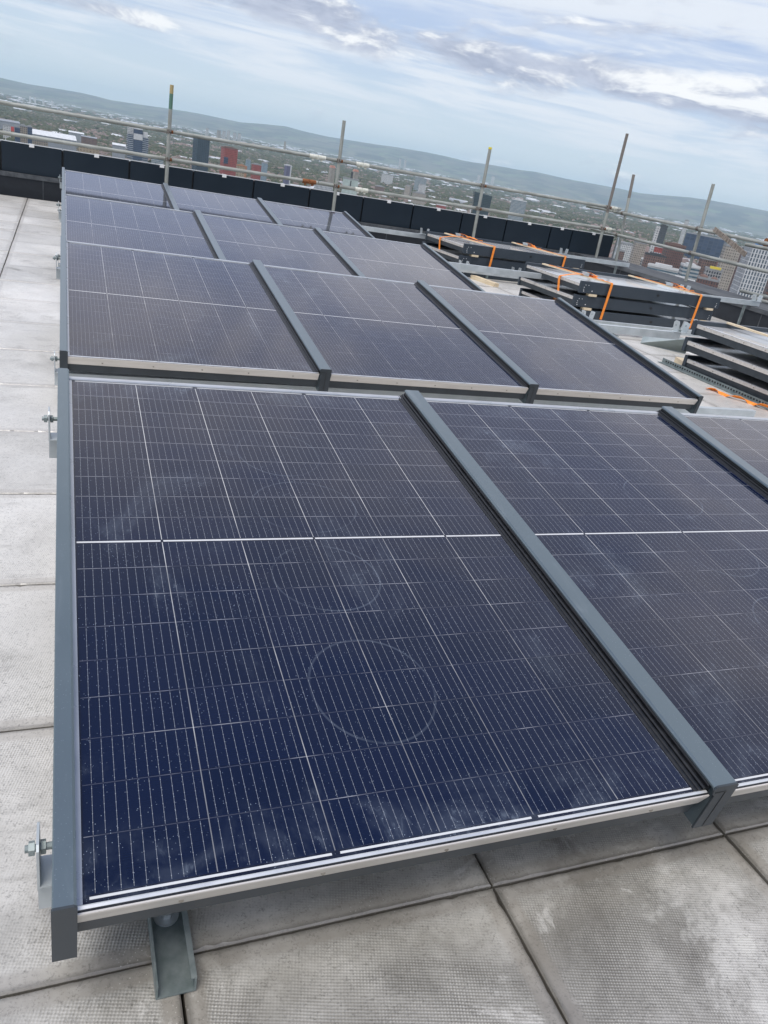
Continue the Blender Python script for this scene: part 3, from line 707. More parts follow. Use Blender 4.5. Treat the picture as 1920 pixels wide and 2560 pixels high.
# timber bearers, steel plate, perforated angle
def block(name, loc, rz_, dims, m, label, cat):
    x, y, z = dims
    b = MB().box(-x / 2, x / 2, -y / 2, y / 2, 0, z).build(name, m); b.location = loc; b.rotation_euler = (0, 0, rz_)
    return tag(b, label, cat)
block('timber_block', (4.90, 7.30, .036), R(100), (.5, .075, .045), 'pale_wood', 'pale timber bearer on the slabs under the far stack', 'timber')
block('timber_block', (5.02, 3.64, .036), R(70), (.30, .07, .05), 'pale_wood', 'pale timber bearer behind the corner of the near stack', 'timber')
r = empty('steel_plate', (5.19, 4.47, .042)); tag(r, 'plain galvanised steel sheet propped up beside the near stack', 'sheet')
q4 = [Vector(v) for v in ((0, 0, 0), (.317, -.29, 0), (.25, -.36, .155), (.065, .075, .062))]
nn = (q4[1] - q4[0]).cross(q4[3] - q4[0]).normalized() * .003
MB().add(q4 + [v + nn for v in q4], [(3, 2, 1, 0), (4, 5, 6, 7), (0, 1, 5, 4), (1, 2, 6, 5), (2, 3, 7, 6), (3, 0, 4, 7)]).build('sheet', 'dull_sheet', r)
MB().add([q4[0] + Vector((0, 0, -.006)), q4[1] + Vector((0, 0, -.006)), q4[1] + Vector((.04, .05, -.006)), q4[0] + Vector((.04, .05, -.006))] + [q4[0] + Vector((0, 0, -.003)), q4[1] + Vector((0, 0, -.003)), q4[1] + Vector((.04, .05, -.003)), q4[0] + Vector((.04, .05, -.003))], [(3, 2, 1, 0), (4, 5, 6, 7), (0, 1, 5, 4), (1, 2, 6, 5), (2, 3, 7, 6), (3, 0, 4, 7)]).build('folded_edge', 'dull_galvanised', r)
r = empty('perforated_angle', (4.845, 2.2, .036), (0, 0, R(1))); tag(r, 'long perforated galvanised angle lying under the edge of the near stack', 'angle')
MB().box(0, .05, 0, 1.55, 0, .003).box(.047, .05, 0, 1.55, .003, .04).build('angle_body', 'dull_galvanised', r)
q = MB()
for i in range(50): q.box(.0462, .0469, .02 + .03 * i, .036 + .03 * i, .014, .028)
q.build('slot_row', 'black_gasket', r)

# ------------------------------------------------------------------ the town far below
def facade(name, wall, glass, fh=3.4, bw=3.2, wf=.6, hf=.55, roof=(.25, .25, .25), rough=.6, stripes=False):
    m, t, b = mat(name, wall, rough)
    x, y, z = t.sep(t.coord()); nx, ny, nz = t.sep(t.node('ShaderNodeTexCoord').outputs['Normal'])
    side = t.m('GREATER_THAN', t.m('ABSOLUTE', nx), .6)
    u = t.m('ADD', t.m('MULTIPLY', side, y), t.m('MULTIPLY', t.m('SUBTRACT', 1, side), x))
    fu = t.m('FRACT', t.m('DIVIDE', u, bw)); fz = t.m('FRACT', t.m('DIVIDE', z, fh))
    win = t.m('LESS_THAN', t.m('ABSOLUTE', t.m('SUBTRACT', fz, .5)), hf / 2)
    if not stripes: win = t.m('MULTIPLY', win, t.m('LESS_THAN', t.m('ABSOLUTE', t.m('SUBTRACT', fu, .5)), wf / 2))
    cell = t.comb(t.m('FLOOR', t.m('DIVIDE', u, bw)), t.m('FLOOR', t.m('DIVIDE', z, fh)), side)
    wn = t.node('ShaderNodeTexWhiteNoise', noise_dimensions='3D'); t.put(wn.inputs[0], cell)
    g = t.mix(t.m('MULTIPLY', wn.outputs[0], .5), glass, tuple(min(1, c * 2.2 + .03) for c in glass))
    wallc = t.mix(t.ramp(t.noise(t.coord(), .15, 4), .35, .65), wall, tuple(c * .82 for c in wall))
    c = t.mix(win, wallc, g)
    top = t.m('GREATER_THAN', nz, .6)
    t.put(b.inputs['Base Color'], t.mix(top, c, roof))
    t.put(b.inputs['Roughness'], t.m('MULTIPLY_ADD', t.m('MULTIPLY', win, t.m('SUBTRACT', 1, top)), -.35, rough))
    M[name] = m
    return m
def solid(name, c, rough=.7):
    return noisy(name, c, tuple(k * .85 for k in c), .2, rough)
solid('plant_grey', (.30, .31, .32)); solid('plant_white', (.62, .63, .63)); solid('plant_dark', (.05, .055, .06)); solid('plant_brick', (.17, .10, .08))
solid('sign_red', (.6, .06, .05)); solid('sign_yellow', (.75, .6, .06)); solid('salmon', (.62, .30, .22)); solid('shed_white', (.66, .68, .70)); solid('shed_grey', (.28, .30, .33)); solid('sky_blue', (.10, .26, .5)); solid('orange_wall', (.40, .19, .10))
facade('f_navy', (.032, .062, .13), (.015, .022, .04), 3.9, 1.6, .62, .5)
facade('f_band', (.36, .39, .43), (.03, .045, .075), 4.0, 3, 1, .66, stripes=True)
facade('f_teal', (.012, .038, .062), (.012, .018, .028), 3.2, 4.5, .5, .5, (.05, .06, .07))
facade('f_red', (.33, .065, .05), (.10, .03, .03), 3.1, 2.6, .4, .6, (.25, .08, .06))
facade('f_white', (.58, .58, .57), (.10, .11, .13), 3.3, 3.2, .5, .5, (.45, .45, .45))
facade('f_whitegrid', (.62, .63, .64), (.075, .095, .12), 3.3, 2.3, .55, .84, (.5, .5, .5))
facade('f_tan', (.30, .25, .19), (.05, .05, .06), 3.2, 3.0, .5, .6, (.2, .2, .2))
facade('f_beige', (.38, .34, .29), (.13, .12, .11), 3.0, 2.6, .55, .5, (.3, .3, .3))
facade('f_brick', (.19, .115, .09), (.05, .045, .05), 3.1, 2.8, .5, .55, (.16, .15, .15))
facade('f_brown', (.15, .075, .06), (.05, .045, .05), 3.1, 2.4, .5, .65, (.13, .12, .12))
facade('f_purple', (.13, .12, .22), (.08, .09, .12), 3.0, 3.5, .5, .5)
facade('f_bluegrey', (.24, .32, .38), (.12, .16, .2), 3.0, 3, .5, .5)
facade('f_sand', (.36, .29, .20), (.16, .12, .09), 4.0, 5, .5, .45, (.4, .35, .28))
facade('f_palegreen', (.44, .52, .49), (.38, .46, .44), 4.0, 3, .5, .1, (.4, .45, .43))
facade('f_glass', (.035, .06, .07), (.012, .022, .028), 3.2, 2.4, .7, .7, (.06, .07, .07), .35)
facade('f_slim', (.065, .075, .085), (.045, .055, .065), 3.1, 1.8, .5, .6, (.1, .1, .1))
facade('f_navybox', (.02, .04, .085), (.015, .03, .065), 8, 12, .8, .8, (.03, .05, .09))
facade('f_bluewin', (.40, .42, .42), (.06, .10, .13), 3.2, 3, 1, .5, stripes=True)
facade('f_dkgrid', (.36, .36, .36), (.03, .035, .045), 3.3, 2.6, .66, .7, (.2, .2, .2))

NB_ = {}
def building(az, dist, top, w, d, mt, label, cat='building', yaw=0, group=None, name='tower_block', plant='plant_grey', parts=None):
    x, y = dist * math.sin(R(az)), dist * math.cos(R(az))
    h = top - GROUND
    r = empty(name, (x, y, GROUND), (0, 0, R(-az + yaw))); tag(r, label, cat, group)
    MB().box(-w / 2, w / 2, 0, d, -.5, h).build('walls', mt, r)
    if plant:
        MB().box(-w * .30, w * .22, d * .2, d * .75, h, h + max(2.2, w * .09)).build('plant_room', plant, r)
    q = MB()
    for (a0, a1, b0, b1) in ((-w / 2 - .25, w / 2 + .25, -.25, .2), (-w / 2 - .25, w / 2 + .25, d - .2, d + .25), (-w / 2 - .25, -w / 2 + .2, .2, d - .2), (w / 2 - .2, w / 2 + .25, .2, d - .2)):
        q.box(a0, a1, b0, b1, h - 1.0, h + 1.0)
    q.build('roof_edge', plant or 'plant_grey', r)
    for p in (parts or []):
        nm, (x0, x1, y0, y1, z0, z1), mm = p
        MB().box(x0, x1, y0, y1, z0 - GROUND, z1 - GROUND).build(nm, mm, r)
    return r
def shed(az, dist, w, d, h, m, label, yaw=0, curved=False, group=None, zt=None, wall='shed_grey'):
    x, y = dist * math.sin(R(az)), dist * math.cos(R(az))
    r = empty('long_shed', (x, y, GROUND), (0, 0, R(-az + yaw))); tag(r, label, 'shed', group)
    if zt is not None: h = zt - GROUND
    MB().box(-w / 2, w / 2, 0, d, -.5, h).build('walls', wall, r)
    n = 10 if curved else 2; pr = []
    for i in range(n + 1):
        f = i / n; pr.append((f * (d + 1) - .5, h + (math.sin(f * math.pi) * d * .16 if curved else (1 - abs(2 * f - 1)) * d * .10)))
    MB().prism(pr + [(d + .5, h - .3), (-.5, h - .3)], -w / 2 - .5, w / 2 + .5, 'x').build('roof', m, r)
    return r
# left part of the skyline
building(4.45, 2000, -34, 19, 22, 'f_navy', 'tall navy office tower with white banded sides, left of the first post', 'tower', 8, plant='plant_white',
         parts=[('side_wing', (-22, -9.6, 2, 20, -106, -47), 'f_band'), ('side_wing', (9.6, 23, 2, 20, -106, -49), 'f_band'), ('white_crown', (-9.8, 9.8, -.6, 0, -56, -44), 'plant_white'), ('crown_frame', (-21.5, -10, 3, 16, -46.9, -33), 'f_white'), ('crown_frame', (11, 21, 3, 16, -48.9, -38), 'plant_white')])
building(5.7, 1960, -84, 26, 16, 'f_bluewin', 'low banded office block just right of the navy office tower')
building(-3.2, 1995, -72, 15, 14, 'f_white', 'white office block with a red sign at the left frame edge', parts=[('red_sign', (8, 14, -1, 4, -82, -73), 'sign_red')])
building(-2.62, 1697, -61, 9, 14, 'f_navy', 'dark slim block beside the white office with red sign')
building(-2.27, 1697, -57.5, 13, 15, 'f_tan', 'tan tower with dark window columns, tallest of the far left cluster')
building(-1.92, 1697, -57, 8, 15, 'f_navy', 'dark tower right of the tan tower in the left cluster')
building(-1.35, 1690, -77, 27, 16, 'f_tan', 'low tan block in front of the white arena roof')
building(-3.6, 1600, -84, 26, 14, 'f_dkgrid', 'black and white chequered block low at the left frame edge')
shed(-.5, 1900, 84, 52, 20, 'shed_white', 'large white curved arena roof left of the navy office tower', 6, True, zt=-76)
shed(.75, 2300, 36, 30, 20, 'shed_white', 'pale flat shed beyond the arena roof', 0, zt=-74)
shed(1.5, 2100, 34, 22, 20, 'shed_grey', 'grey roofed brick shed between arena and navy tower', 0, zt=-72, wall='f_brick')
building(1.5, 1498, -66, 32, 14, 'f_sand', 'long sand coloured brick building just over the parapet', plant=None)
shed(3.3, 1700, 24, 20, 20, 'shed_white', 'white rounded roof building just left of the navy office tower', 0, True, zt=-63)
shed(-3.1, 2400, 54, 40, 16, 'shed_grey', 'broad grey roof at the left frame edge above the white office', 5, zt=-78)
# middle
building(8.55, 1900, -29, 28, 24, 'f_teal', 'dark teal glass tower right of the first scaffold post', 'tower', 24, plant='plant_dark')
building(10.35, 1700, -33, 27, 22, 'f_red', 'red tower standing right of the dark teal tower', 'tower', 18, plant='plant_brick', parts=[('dark_panel', (-13.6, -5, -.4, 0, -62, -50), 'f_navy')])
building(11.15, 1645, -59, 18, 14, 'f_sand', 'low orange block at the foot of the red tower', yaw=10, plant='orange_wall', parts=[('orange_gable', (5, 9.4, -.4, 6, -106, -58), 'orange_wall')])
building(11.55, 2300, -65, 11, 11, 'f_bluegrey', 'small blue grey tower right of the red tower', 'tower', 15)
building(12.15, 1900, -60, 18, 14, 'f_red', 'small pinkish red tower beyond the lower rail, beside a blue one', 'tower', 20)
building(12.65, 2000, -57, 12, 12, 'f_bluegrey', 'blue grey tower standing behind the small pinkish red tower', 'tower', 15)
building(14.25, 2000, -53, 12, 12, 'f_purple', 'slim purple tower alone among trees', 'tower', 30, plant='plant_white', parts=[('pale_corner', (3.4, 6.3, -.4, 12, -106, -54), 'plant_white')])
for i, (az, top, w, nm) in enumerate(((9.5, -21, 20, 'leftmost'), (9.83, -20, 18, 'second'), (10.12, -15, 16, 'third'), (10.52, -18, 17, 'fourth'), (10.83, -17, 18, 'rightmost'))):
    building(az, 6000, top, w, 16, 'f_white' if i != 0 else 'f_beige', 'far pale block on the plain, %s of a row of five' % nm, 'tower', 25, 'row of five far tower blocks', plant=None)
for i, (az, top, nm) in enumerate(((-1.86, -40, 'leftmost'), (-1.58, -41, 'second'), (-1.12, -43, 'third'), (-.62, -44, 'rightmost'))):
    building(az, 9000, top, 15, 14, 'plant_white', 'tiny white tower on the far plain at left, %s of four' % nm, 'tower', 10, 'four tiny white towers', plant=None)
for i, (az, d_, top, w_, nm) in enumerate(((21.6, 9500, 20, 22, 'left one of a pair'), (21.95, 9500, 22, 20, 'right one of a pair'), (27.05, 9800, 10, 30, 'left of a brighter one'), (28.0, 9800, 22, 34, 'tallest on that slope'))):
    building(az, d_, top, w_, 16, 'f_white', 'far white block on the slope above the upper rail, %s' % nm, 'tower', 15, 'far white blocks below the hills', plant=None)
building(8.75, 6000, -21, 15, 14, 'f_white', 'far pale block on the plain, alone left of the row of five', 'tower', 25, plant=None)
building(12.7, 6000, -48, 11, 12, 'f_whitegrid', 'tiny white block on the plain above the upper rail', plant=None)
building(13.8, 6000, -14, 14, 14, 'f_beige', 'far beige block alone on the plain, left of the second post', 'tower', plant=None)
for az, t, nm in ((17.2, -41, 'left'), (18.8, -40, 'right')):
    building(az, 2200, t - 3, 12, 12, 'f_beige', 'beige tower with salmon roof, %s one of two by the second post' % nm, 'tower', 30, 'two salmon topped towers', plant='salmon', parts=[('salmon_roof', (-5, 5, 1, 11, t - 2, t + 1.5), 'salmon')])
building(18.5, 1400, -40, 25, 16, 'f_palegreen', 'pale green windowless tower with dark slot, right of second post', 'tower', 4, plant=None, parts=[('dark_slot', (-1, 1, -.3, 0, -52, -42.5), 'plant_dark'), ('mast_cluster', (-1.2, 2.2, 4, 8, -39, -29), 'plant_dark')])
building(16.7, 1500, -57, 34, 14, 'f_whitegrid', 'long low pale gridded block just over the parapet by second post', plant=None)
building(22.4, 2600, -65, 18, 14, 'f_beige', 'beige slab tower left of a pair of pale towers', 'tower', -20)
building(23.4, 2620, -54, 21, 16, 'f_white', 'taller pale tower of a pair, left of the third post', 'tower', 10)
building(23.3, 2300, -70, 36, 16, 'f_beige', 'wide stepped beige block in front of the pale tower pair', yaw=12)
building(23.2, 3400, -47, 46, 18, 'f_bluewin', 'blue grey glass office block above the pale towers', yaw=5)
building(20.9, 3600, -61, 50, 16, 'f_white', 'long white two part office on the plain', plant=None)
building(24.9, 1800, -70, 21, 12, 'f_red', 'low red and white block over the parapet left of third post', plant='plant_white')
building(20.5, 2600, -81, 30, 14, 'f_brick', 'low brick flats left of the pale tower pair')
building(30.1, 2300, -41, 40, 20, 'f_bluewin', 'dark windowed office with white roof right of the third post', yaw=8, plant='plant_white')
# wedge tower by the third post
r = empty('tower_block', (1700 * math.sin(R(27.6)), 1700 * math.cos(R(27.6)), GROUND), (0, 0, R(-27.6 + 8))); tag(r, 'dark wedge shaped glass tower behind the yellow tipped post', 'tower')
h = -29 - GROUND
MB().add([(-12, 0, 0), (17, 0, 0), (17, 22, 0), (-12, 22, 0), (-18.5, 0, h), (18.5, 0, h - 3), (18.5, 22, h - 3), (-18.5, 22, h)], [(3, 2, 1, 0), (4, 5, 6, 7), (0, 1, 5, 4), (1, 2, 6, 5), (2, 3, 7, 6), (3, 0, 4, 7)]).build('walls', 'f_glass', r)
MB().add([(-21, -1, 0), (-18, -1, 0), (-18, 8, 0), (-21, 8, 0), (-19.5, -.5, h - 34), (-18.4, -.5, h - 34), (-18.4, 6, h - 34), (-19.5, 6, h - 34)], [(3, 2, 1, 0), (4, 5, 6, 7), (0, 1, 5, 4), (1, 2, 6, 5), (2, 3, 7, 6), (3, 0, 4, 7)]).build('pale_fin', 'plant_white', r)
# right part
building(39.85, 1300, -20, 10, 24, 'f_slim', 'very slim dark tower with a pale left face', 'tower', 4, plant='plant_dark', parts=[('pale_face', (-10.5, -5.05, .5, 23, -106, -22), 'f_white')])
building(42.5, 2300, -41, 98, 70, 'f_navybox', 'huge navy blue windowless box beyond the trees', 'hall', -6, plant=None, name='exhibition_hall')
building(41.1, 2600, -14, 12, 10, 'f_white', 'small white tower on the plain above the navy blue box', 'tower')
building(40.05, 1215, -46, 17, 12, 'f_red', 'red roofed white terrace beside the slim dark tower', plant='plant_white', parts=[('white_front', (-8.6, 8.6, -.6, 0, -64, -54), 'f_white')])
building(41.0, 1100, -36, 23, 20, 'f_brown', 'tall dark brick block right of the slim dark tower', yaw=14, plant='plant_brick')
building(39.9, 1090, -52, 26, 12, 'f_brick', 'lower brown brick block in front of the tall dark brick block', yaw=8, plant='plant_dark')
building(38.0, 1500, -63, 27, 18, 'f_white', 'white hotel like block left of the slim dark tower', yaw=20)
building(37.5, 1350, -68, 16, 12, 'f_brick', 'brown brick tower left of the white hotel like block', yaw=10)
building(38.75, 1250, -47, 16, 14, 'f_beige', 'beige tower touching the slim dark tower on its left', 'tower', 15)
building(39.35, 1180, -64, 14, 12, 'f_dkgrid', 'white framed block with green glass at the slim tower foot', plant='plant_white')
building(40.6, 900, -53, 33, 14, 'f_bluewin', 'long low white block with dark glazing behind the side upstand', plant='plant_white', yaw=-6)
building(42.35, 800, -41, 15, 14, 'f_bluewin', 'white block with dark window bands left of the rightmost post', yaw=14, plant='plant_white')
building(42.0, 770, -52, 22, 10, 'f_white', 'low white stepped block at the foot of the banded white one', yaw=4, plant='plant_white')
r = building(43.6, 800, -49, 19, 16, 'f_brown', 'dark brown building with domed roofs right of the rightmost post', plant=None)
q = MB()
for dx, rr in ((-5, 4.2), (4.5, 3.4)):
    for k in range(5):
        a0, a1 = k * math.pi / 10, (k + 1) * math.pi / 10
        q.cyl(rr * math.cos(a0), -49 - GROUND + rr * math.sin(a0) * .8, -49 - GROUND + rr * math.sin(a1) * .8, 12, rr * math.cos(a1) + .02, mx=Matrix.Translation((dx, 7, 0)))
q.build('dome', 'plant_brick', r, smooth=True)
building(43.75, 905, -45, 17, 12, 'f_dkgrid', 'dark gridded block with a yellow roof strip', yaw=6, plant=None, parts=[('yellow_strip', (-5, 6, -.3, 3, -44.8, -42.4), 'sign_yellow')])
building(43.3, 1060, -43, 18, 14, 'f_brick', 'brick block behind the yellow stripped one', yaw=18)
building(44.45, 1000, -22, 17, 16, 'f_beige', 'tall beige gridded tower under the leaning board', 'tower', 12)
building(45.4, 1040, -23, 14, 14, 'f_brown', 'dark brown tower between beige tower and white gridded one', 'tower', 10, plant='plant_dark')
building(46.7, 700, -12, 28, 26, 'f_whitegrid', 'large white gridded tower at the right frame edge', 'tower', 16, plant='sky_blue')
building(48.1, 610, -25, 18, 16, 'f_brown', 'reddish brown block in front of the white gridded tower', yaw=8, plant='plant_dark')
building(44.2, 1500, -58, 40, 20, 'f_red', 'long red brick sheds beyond the beige tower', plant='shed_white')

# ------------------------------------------------------------------ woodland, houses, sheds (masses nobody could count)
rs = np.random.RandomState(4)
phi = (1 + 5 ** .5) / 2
ICO = np.array([(-1, phi, 0), (1, phi, 0), (-1, -phi, 0), (1, -phi, 0), (0, -1, phi), (0, 1, phi), (0, -1, -phi), (0, 1, -phi), (phi, 0, -1), (phi, 0, 1), (-phi, 0, -1), (-phi, 0, 1)]) / math.sqrt(1 + phi * phi)
ICF = np.array([(0, 11, 5), (0, 5, 1), (0, 1, 7), (0, 7, 10), (0, 10, 11), (1, 5, 9), (5, 11, 4), (11, 10, 2), (10, 7, 6), (7, 1, 8), (3, 9, 4), (3, 4, 2), (3, 2, 6), (3, 6, 8), (3, 8, 9), (4, 9, 5), (2, 4, 11), (6, 2, 10), (8, 6, 7), (9, 8, 1)])
def field(x, y, s, seed):          # cheap smooth noise
    v = 0
    g = np.random.RandomState(seed)
    for k in range(7):
        a = g.rand() * 6.28; f = (1 + k * .55) / s
        v = v + np.sin((x * np.cos(a) + y * np.sin(a)) * f + g.rand() * 6.28 + 1.5 * np.sin((x * np.sin(a) - y * np.cos(a)) * f * .6))
    return v / 7
def from_arrays(name, V, F, mats, midx=None, tint=None, smooth=False):
    me = bpy.data.meshes.new(name); n = F.shape[1]
    me.vertices.add(len(V)); me.vertices.foreach_set('co', V.astype(np.float32).ravel())
    me.loops.add(F.size); me.loops.foreach_set('vertex_index', F.astype(np.int32).ravel())
    me.polygons.add(len(F)); me.polygons.foreach_set('loop_start', np.arange(len(F), dtype=np.int32) * n)
    for m in mats: me.materials.append(M[m])
    if midx is not None: me.polygons.foreach_set('material_index', midx.astype(np.int32))
    if smooth: me.polygons.foreach_set('use_smooth', np.ones(len(F), dtype=bool))
    me.update(calc_edges=True); me.validate()
    if tint is not None:
        a = me.attributes.new('tint', 'FLOAT', 'POINT'); a.data.foreach_set('value', tint.astype(np.float32))
    o = bpy.data.objects.new(name, me); COL.objects.link(o); return o
def scatter(r0, r1, n, a0=-13.0, a1=57.0):
    n = int(n * (1.2 if a1 > 52 else 1))
    r = np.sqrt(rs.rand(n) * (r1 * r1 - r0 * r0) + r0 * r0); a = np.radians(a0 + rs.rand(n) * (a1 - a0))
    return r * np.sin(a), r * np.cos(a), r
BLD = [(o.location.x, o.location.y) for o in bpy.data.objects if o.name.split('.')[0] in ('tower_block', 'long_shed', 'exhibition_hall')]
BLD = np.array(BLD)
m, t, b = mat('foliage', (.07, .09, .03), .9, spec=.15)
tv = t.attr('tint').outputs['Fac']; nn = t.noise(t.coord(), .35, 3, .7)
g1 = t.mix(t.ramp(tv, 0, .45), (.036, .044, .026), (.072, .085, .040)); g2 = t.mix(t.ramp(tv, .45, 1), g1, (.13, .112, .085))
t.put(b.inputs['Base Color'], t.mix(t.m('MULTIPLY', t.ramp(nn, .3, .7), .6), g2, (.055, .058, .03)))
M['foliage'] = m
Vs, Fs, Ts, k = [], [], [], 0
def trees(r0, r1, n, size, cover, lumps, squash):
    global k
    x, y, r = scatter(r0, r1, n)
    n = len(x); dens = field(x, y, 300, 1) + .5 * field(x, y, 90, 2)
    keep = dens + rs.randn(n) * .12 > cover
    d2 = np.min((x[:, None] - BLD[None, :, 0]) ** 2 + (y[:, None] - BLD[None, :, 1]) ** 2, axis=1)
    keep &= d2 > 40 ** 2
    x, y = x[keep], y[keep]; n = len(x)
    tone = np.clip(.45 + .35 * field(x, y, 240, 9) + rs.randn(n) * .22, 0, 1)
    for L in range(lumps):
        s = size * (.55 + rs.rand(n) * .75) * (1 if L == 0 else .7)
        ox, oy = (0, 0) if L == 0 else (rs.randn(n) * size * .55, rs.randn(n) * size * .55)
        zc = s * squash * (.75 if L == 0 else .75 + .5 * rs.rand())
        v = ICO[None] * (1 + .28 * rs.randn(n, 12, 1)) * s[:, None, None]
        v[:, :, 2] *= squash
        v += np.stack([x + ox, y + oy, GROUND + zc], -1)[:, None, :]
        Vs.append(v.reshape(-1, 3)); Fs.append((ICF[None] + 12 * np.arange(n)[:, None, None]).reshape(-1, 3) + k); k += 12 * n
        Ts.append(np.repeat(np.clip(tone + rs.randn(n) * .1, 0, 1), 12))
trees(560, 1500, 6000, 4.3, -.05, 3, 1.1)
trees(1500, 2900, 34000, 5.2, -.30, 2, 1.0)
trees(2900, 5600, 40000, 8.5, -.22, 1, .75)
trees(5600, 13500, 36000, 19, -.15, 1, .36)
o = from_arrays('woodland', np.vstack(Vs), np.vstack(Fs), ['foliage'], tint=np.concatenate(Ts))
tag(o, 'woods and street trees spread over the plain below', 'trees', kind='stuff')
# houses
facade('town_wall', (.24, .17, .14), (.06, .06, .065), 3.4, 3.0, .5, .5)
noisy('house_wall', (.22, .14, .11), (.32, .26, .23), .02, .8); noisy('house_roof', (.12, .085, .075), (.24, .17, .15), .02, .85); noisy('pale_roof', (.34, .36, .39), (.66, .67, .68), .01, .6)
def houses(name, groups, mats, label, cat, a0=-13.0, a1=57.0):
    Vv, Ff, Mi, kk = [], [], [], 0
    for (r0, r1, n, wx, wy, hh, cover, seed) in groups:
        x, y, r = scatter(r0, r1, n, a0, a1)
        n = len(x); keep = field(x, y, 260, seed) + rs.randn(n) * .15 > cover
        d2 = np.min((x[:, None] - BLD[None, :, 0]) ** 2 + (y[:, None] - BLD[None, :, 1]) ** 2, axis=1)
        keep &= d2 > 45 ** 2
        x, y = x[keep], y[keep]; n = len(x)
        a = np.round(field(x, y, 500, seed + 3) * 3) * .6 + (rs.rand(n) > .5) * 1.57
        W = wx * (.6 + rs.rand(n) * .9); D = wy * (.7 + rs.rand(n) * .6); H = hh * (.7 + rs.rand(n) * .7)
        loc = np.array([(-.5, -.5, 0), (.5, -.5, 0), (.5, .5, 0), (-.5, .5, 0), (-.5, -.5, 1), (.5, -.5, 1), (.5, .5, 1), (-.5, .5, 1), (-.5, 0, 1.5), (.5, 0, 1.5)])
        v = loc[None] * np.stack([W, D, H], -1)[:, None, :]
        c, s = np.cos(a)[:, None], np.sin(a)[:, None]
        vx = v[:, :, 0] * c - v[:, :, 1] * s + x[:, None]; vy = v[:, :, 0] * s + v[:, :, 1] * c + y[:, None]
        v = np.stack([vx, vy, v[:, :, 2] + GROUND], -1)
        f = np.array([(0, 1, 5, 4), (1, 2, 6, 5), (2, 3, 7, 6), (3, 0, 4, 7), (4, 5, 9, 8), (6, 7, 8, 9), (5, 6, 9, 9), (7, 4, 8, 8)])
        f3 = []
        for q in f: f3 += [(q[0], q[1], q[2])] + ([(q[0], q[2], q[3])] if q[2] != q[3] else [])
        f3 = np.array(f3); mi = np.array([0] * 8 + [1] * 4 + [0] * 2)
        Vv.append(v.reshape(-1, 3)); Ff.append((f3[None] + 10 * np.arange(n)[:, None, None]).reshape(-1, 3) + kk); kk += 10 * n
        Mi.append(np.tile(mi, n))
    o = from_arrays(name, np.vstack(Vv), np.vstack(Ff), mats, np.concatenate(Mi))
    tag(o, label, cat, kind='stuff'); return o
houses('suburb', [(700, 2600, 8000, 12, 8, 6, .0, 21), (2600, 5200, 12000, 15, 9, 6, .02, 22), (5200, 12000, 6000, 24, 12, 8, .1, 23)], ['house_wall', 'house_roof'], 'mass of small brick houses spread over the plain', 'houses')
houses('inner_town', [(640, 1150, 260, 26, 15, 16, -.6, 51), (1150, 2000, 520, 26, 15, 12, -.3, 52)], ['town_wall', 'house_roof'], 'mass of brick and stone town blocks towards the right edge', 'town blocks', 30, 50)
houses('trading_estates', [(1300, 3000, 330, 40, 24, 7, .18, 31), (3000, 6000, 520, 55, 24, 8, .2, 32), (6000, 15500, 2600, 70, 24, 11, .1, 33)], ['shed_grey', 'pale_roof'], 'mass of pale roofed sheds and offices scattered over the plain', 'sheds')

# ------------------------------------------------------------------ ground and hills
SKYL = [(-3.48, .421), (-1.99, .362), (-.3, .417), (1.0, .437), (2.02, .402), (2.7, .347), (4.42, .408), (6.18, .494), (7.69, .532), (8.5, .534), (10.73, .49), (12.22, .644), (13.74, .763), (14.89, .673), (16.45, .626), (19.26, .691), (21.15, .769), (23.12, .807), (24.72, .781), (25.94, .715), (27.9, .787), (29.48, .795), (30.72, .857), (32.9, .783), (34.51, .786), (36.12, .793), (37.71, .748), (38.7, .823), (40.71, 1.028), (42.22, 1.076), (43.71, 1.073), (45.6, 1.053)]
sa = np.array([s[0] for s in SKYL]); se = np.array([s[1] for s in SKYL])
azs = np.concatenate([np.arange(-180, -8, 2.0), np.arange(-8, 52, .2), np.arange(52, 180, 2.0)])
rr = np.concatenate([[60, 300, 800], np.linspace(1200, 9000, 16), np.linspace(9500, 24000, 60)])
A, RR = np.meshgrid(azs, rr, indexing='ij')
el = np.interp(A, sa, se)
X, Y = RR * np.sin(np.radians(A)), RR * np.cos(np.radians(A))
RID = 19000.0
hr = np.tan(np.radians(el)) * RID + 1.2 - GROUND
f = np.clip((RR - 13000) / (RID - 13000), 0, 1); f = f * f * (3 - 2 * f)
f = f ** 1.35
Z = hr * f + np.clip((RR - 9500) / 3000, 0, 1) * np.clip((RID - 500 - RR) / 2500, 0, 1) * 22 * (field(X, Y, 1500, 41) + .5 * field(X, Y, 620, 42))
back = np.clip((RR - RID) / 6000, 0, 1); Z = np.where(RR > RID, hr * (1 - .55 * back), Z)
na, nr = A.shape
V = np.stack([X, Y, GROUND + np.where(RR < 9600, 0, np.maximum(Z, 0))], -1).reshape(-1, 3)
idx = np.arange(na * nr).reshape(na, nr)
i2 = np.roll(idx, -1, axis=0)
F = np.stack([idx[:, :-1], idx[:, 1:], i2[:, 1:], i2[:, :-1]], -1).reshape(-1, 4)[:, ::-1]
m, t, b = mat('plain_ground', (.1, .11, .06), .95, spec=.1)
P = t.coord(); x, y, z = t.sep(P)
n1 = t.noise(P, .0035, 5, .6); n2 = t.noise(P, .012, 5, .65); vv = t.voro(P, .0022, out='Color'); vs_ = t.sep(vv)
low = t.mix(t.ramp(n2, .4, .62), (.075, .08, .045), (.16, .145, .125)); low = t.mix(t.ramp(n1, .5, .66), low, (.10, .14, .045)); low = t.mix(t.ramp(t.noise(P, .03, 3), .58, .68), low, (.26, .25, .24))
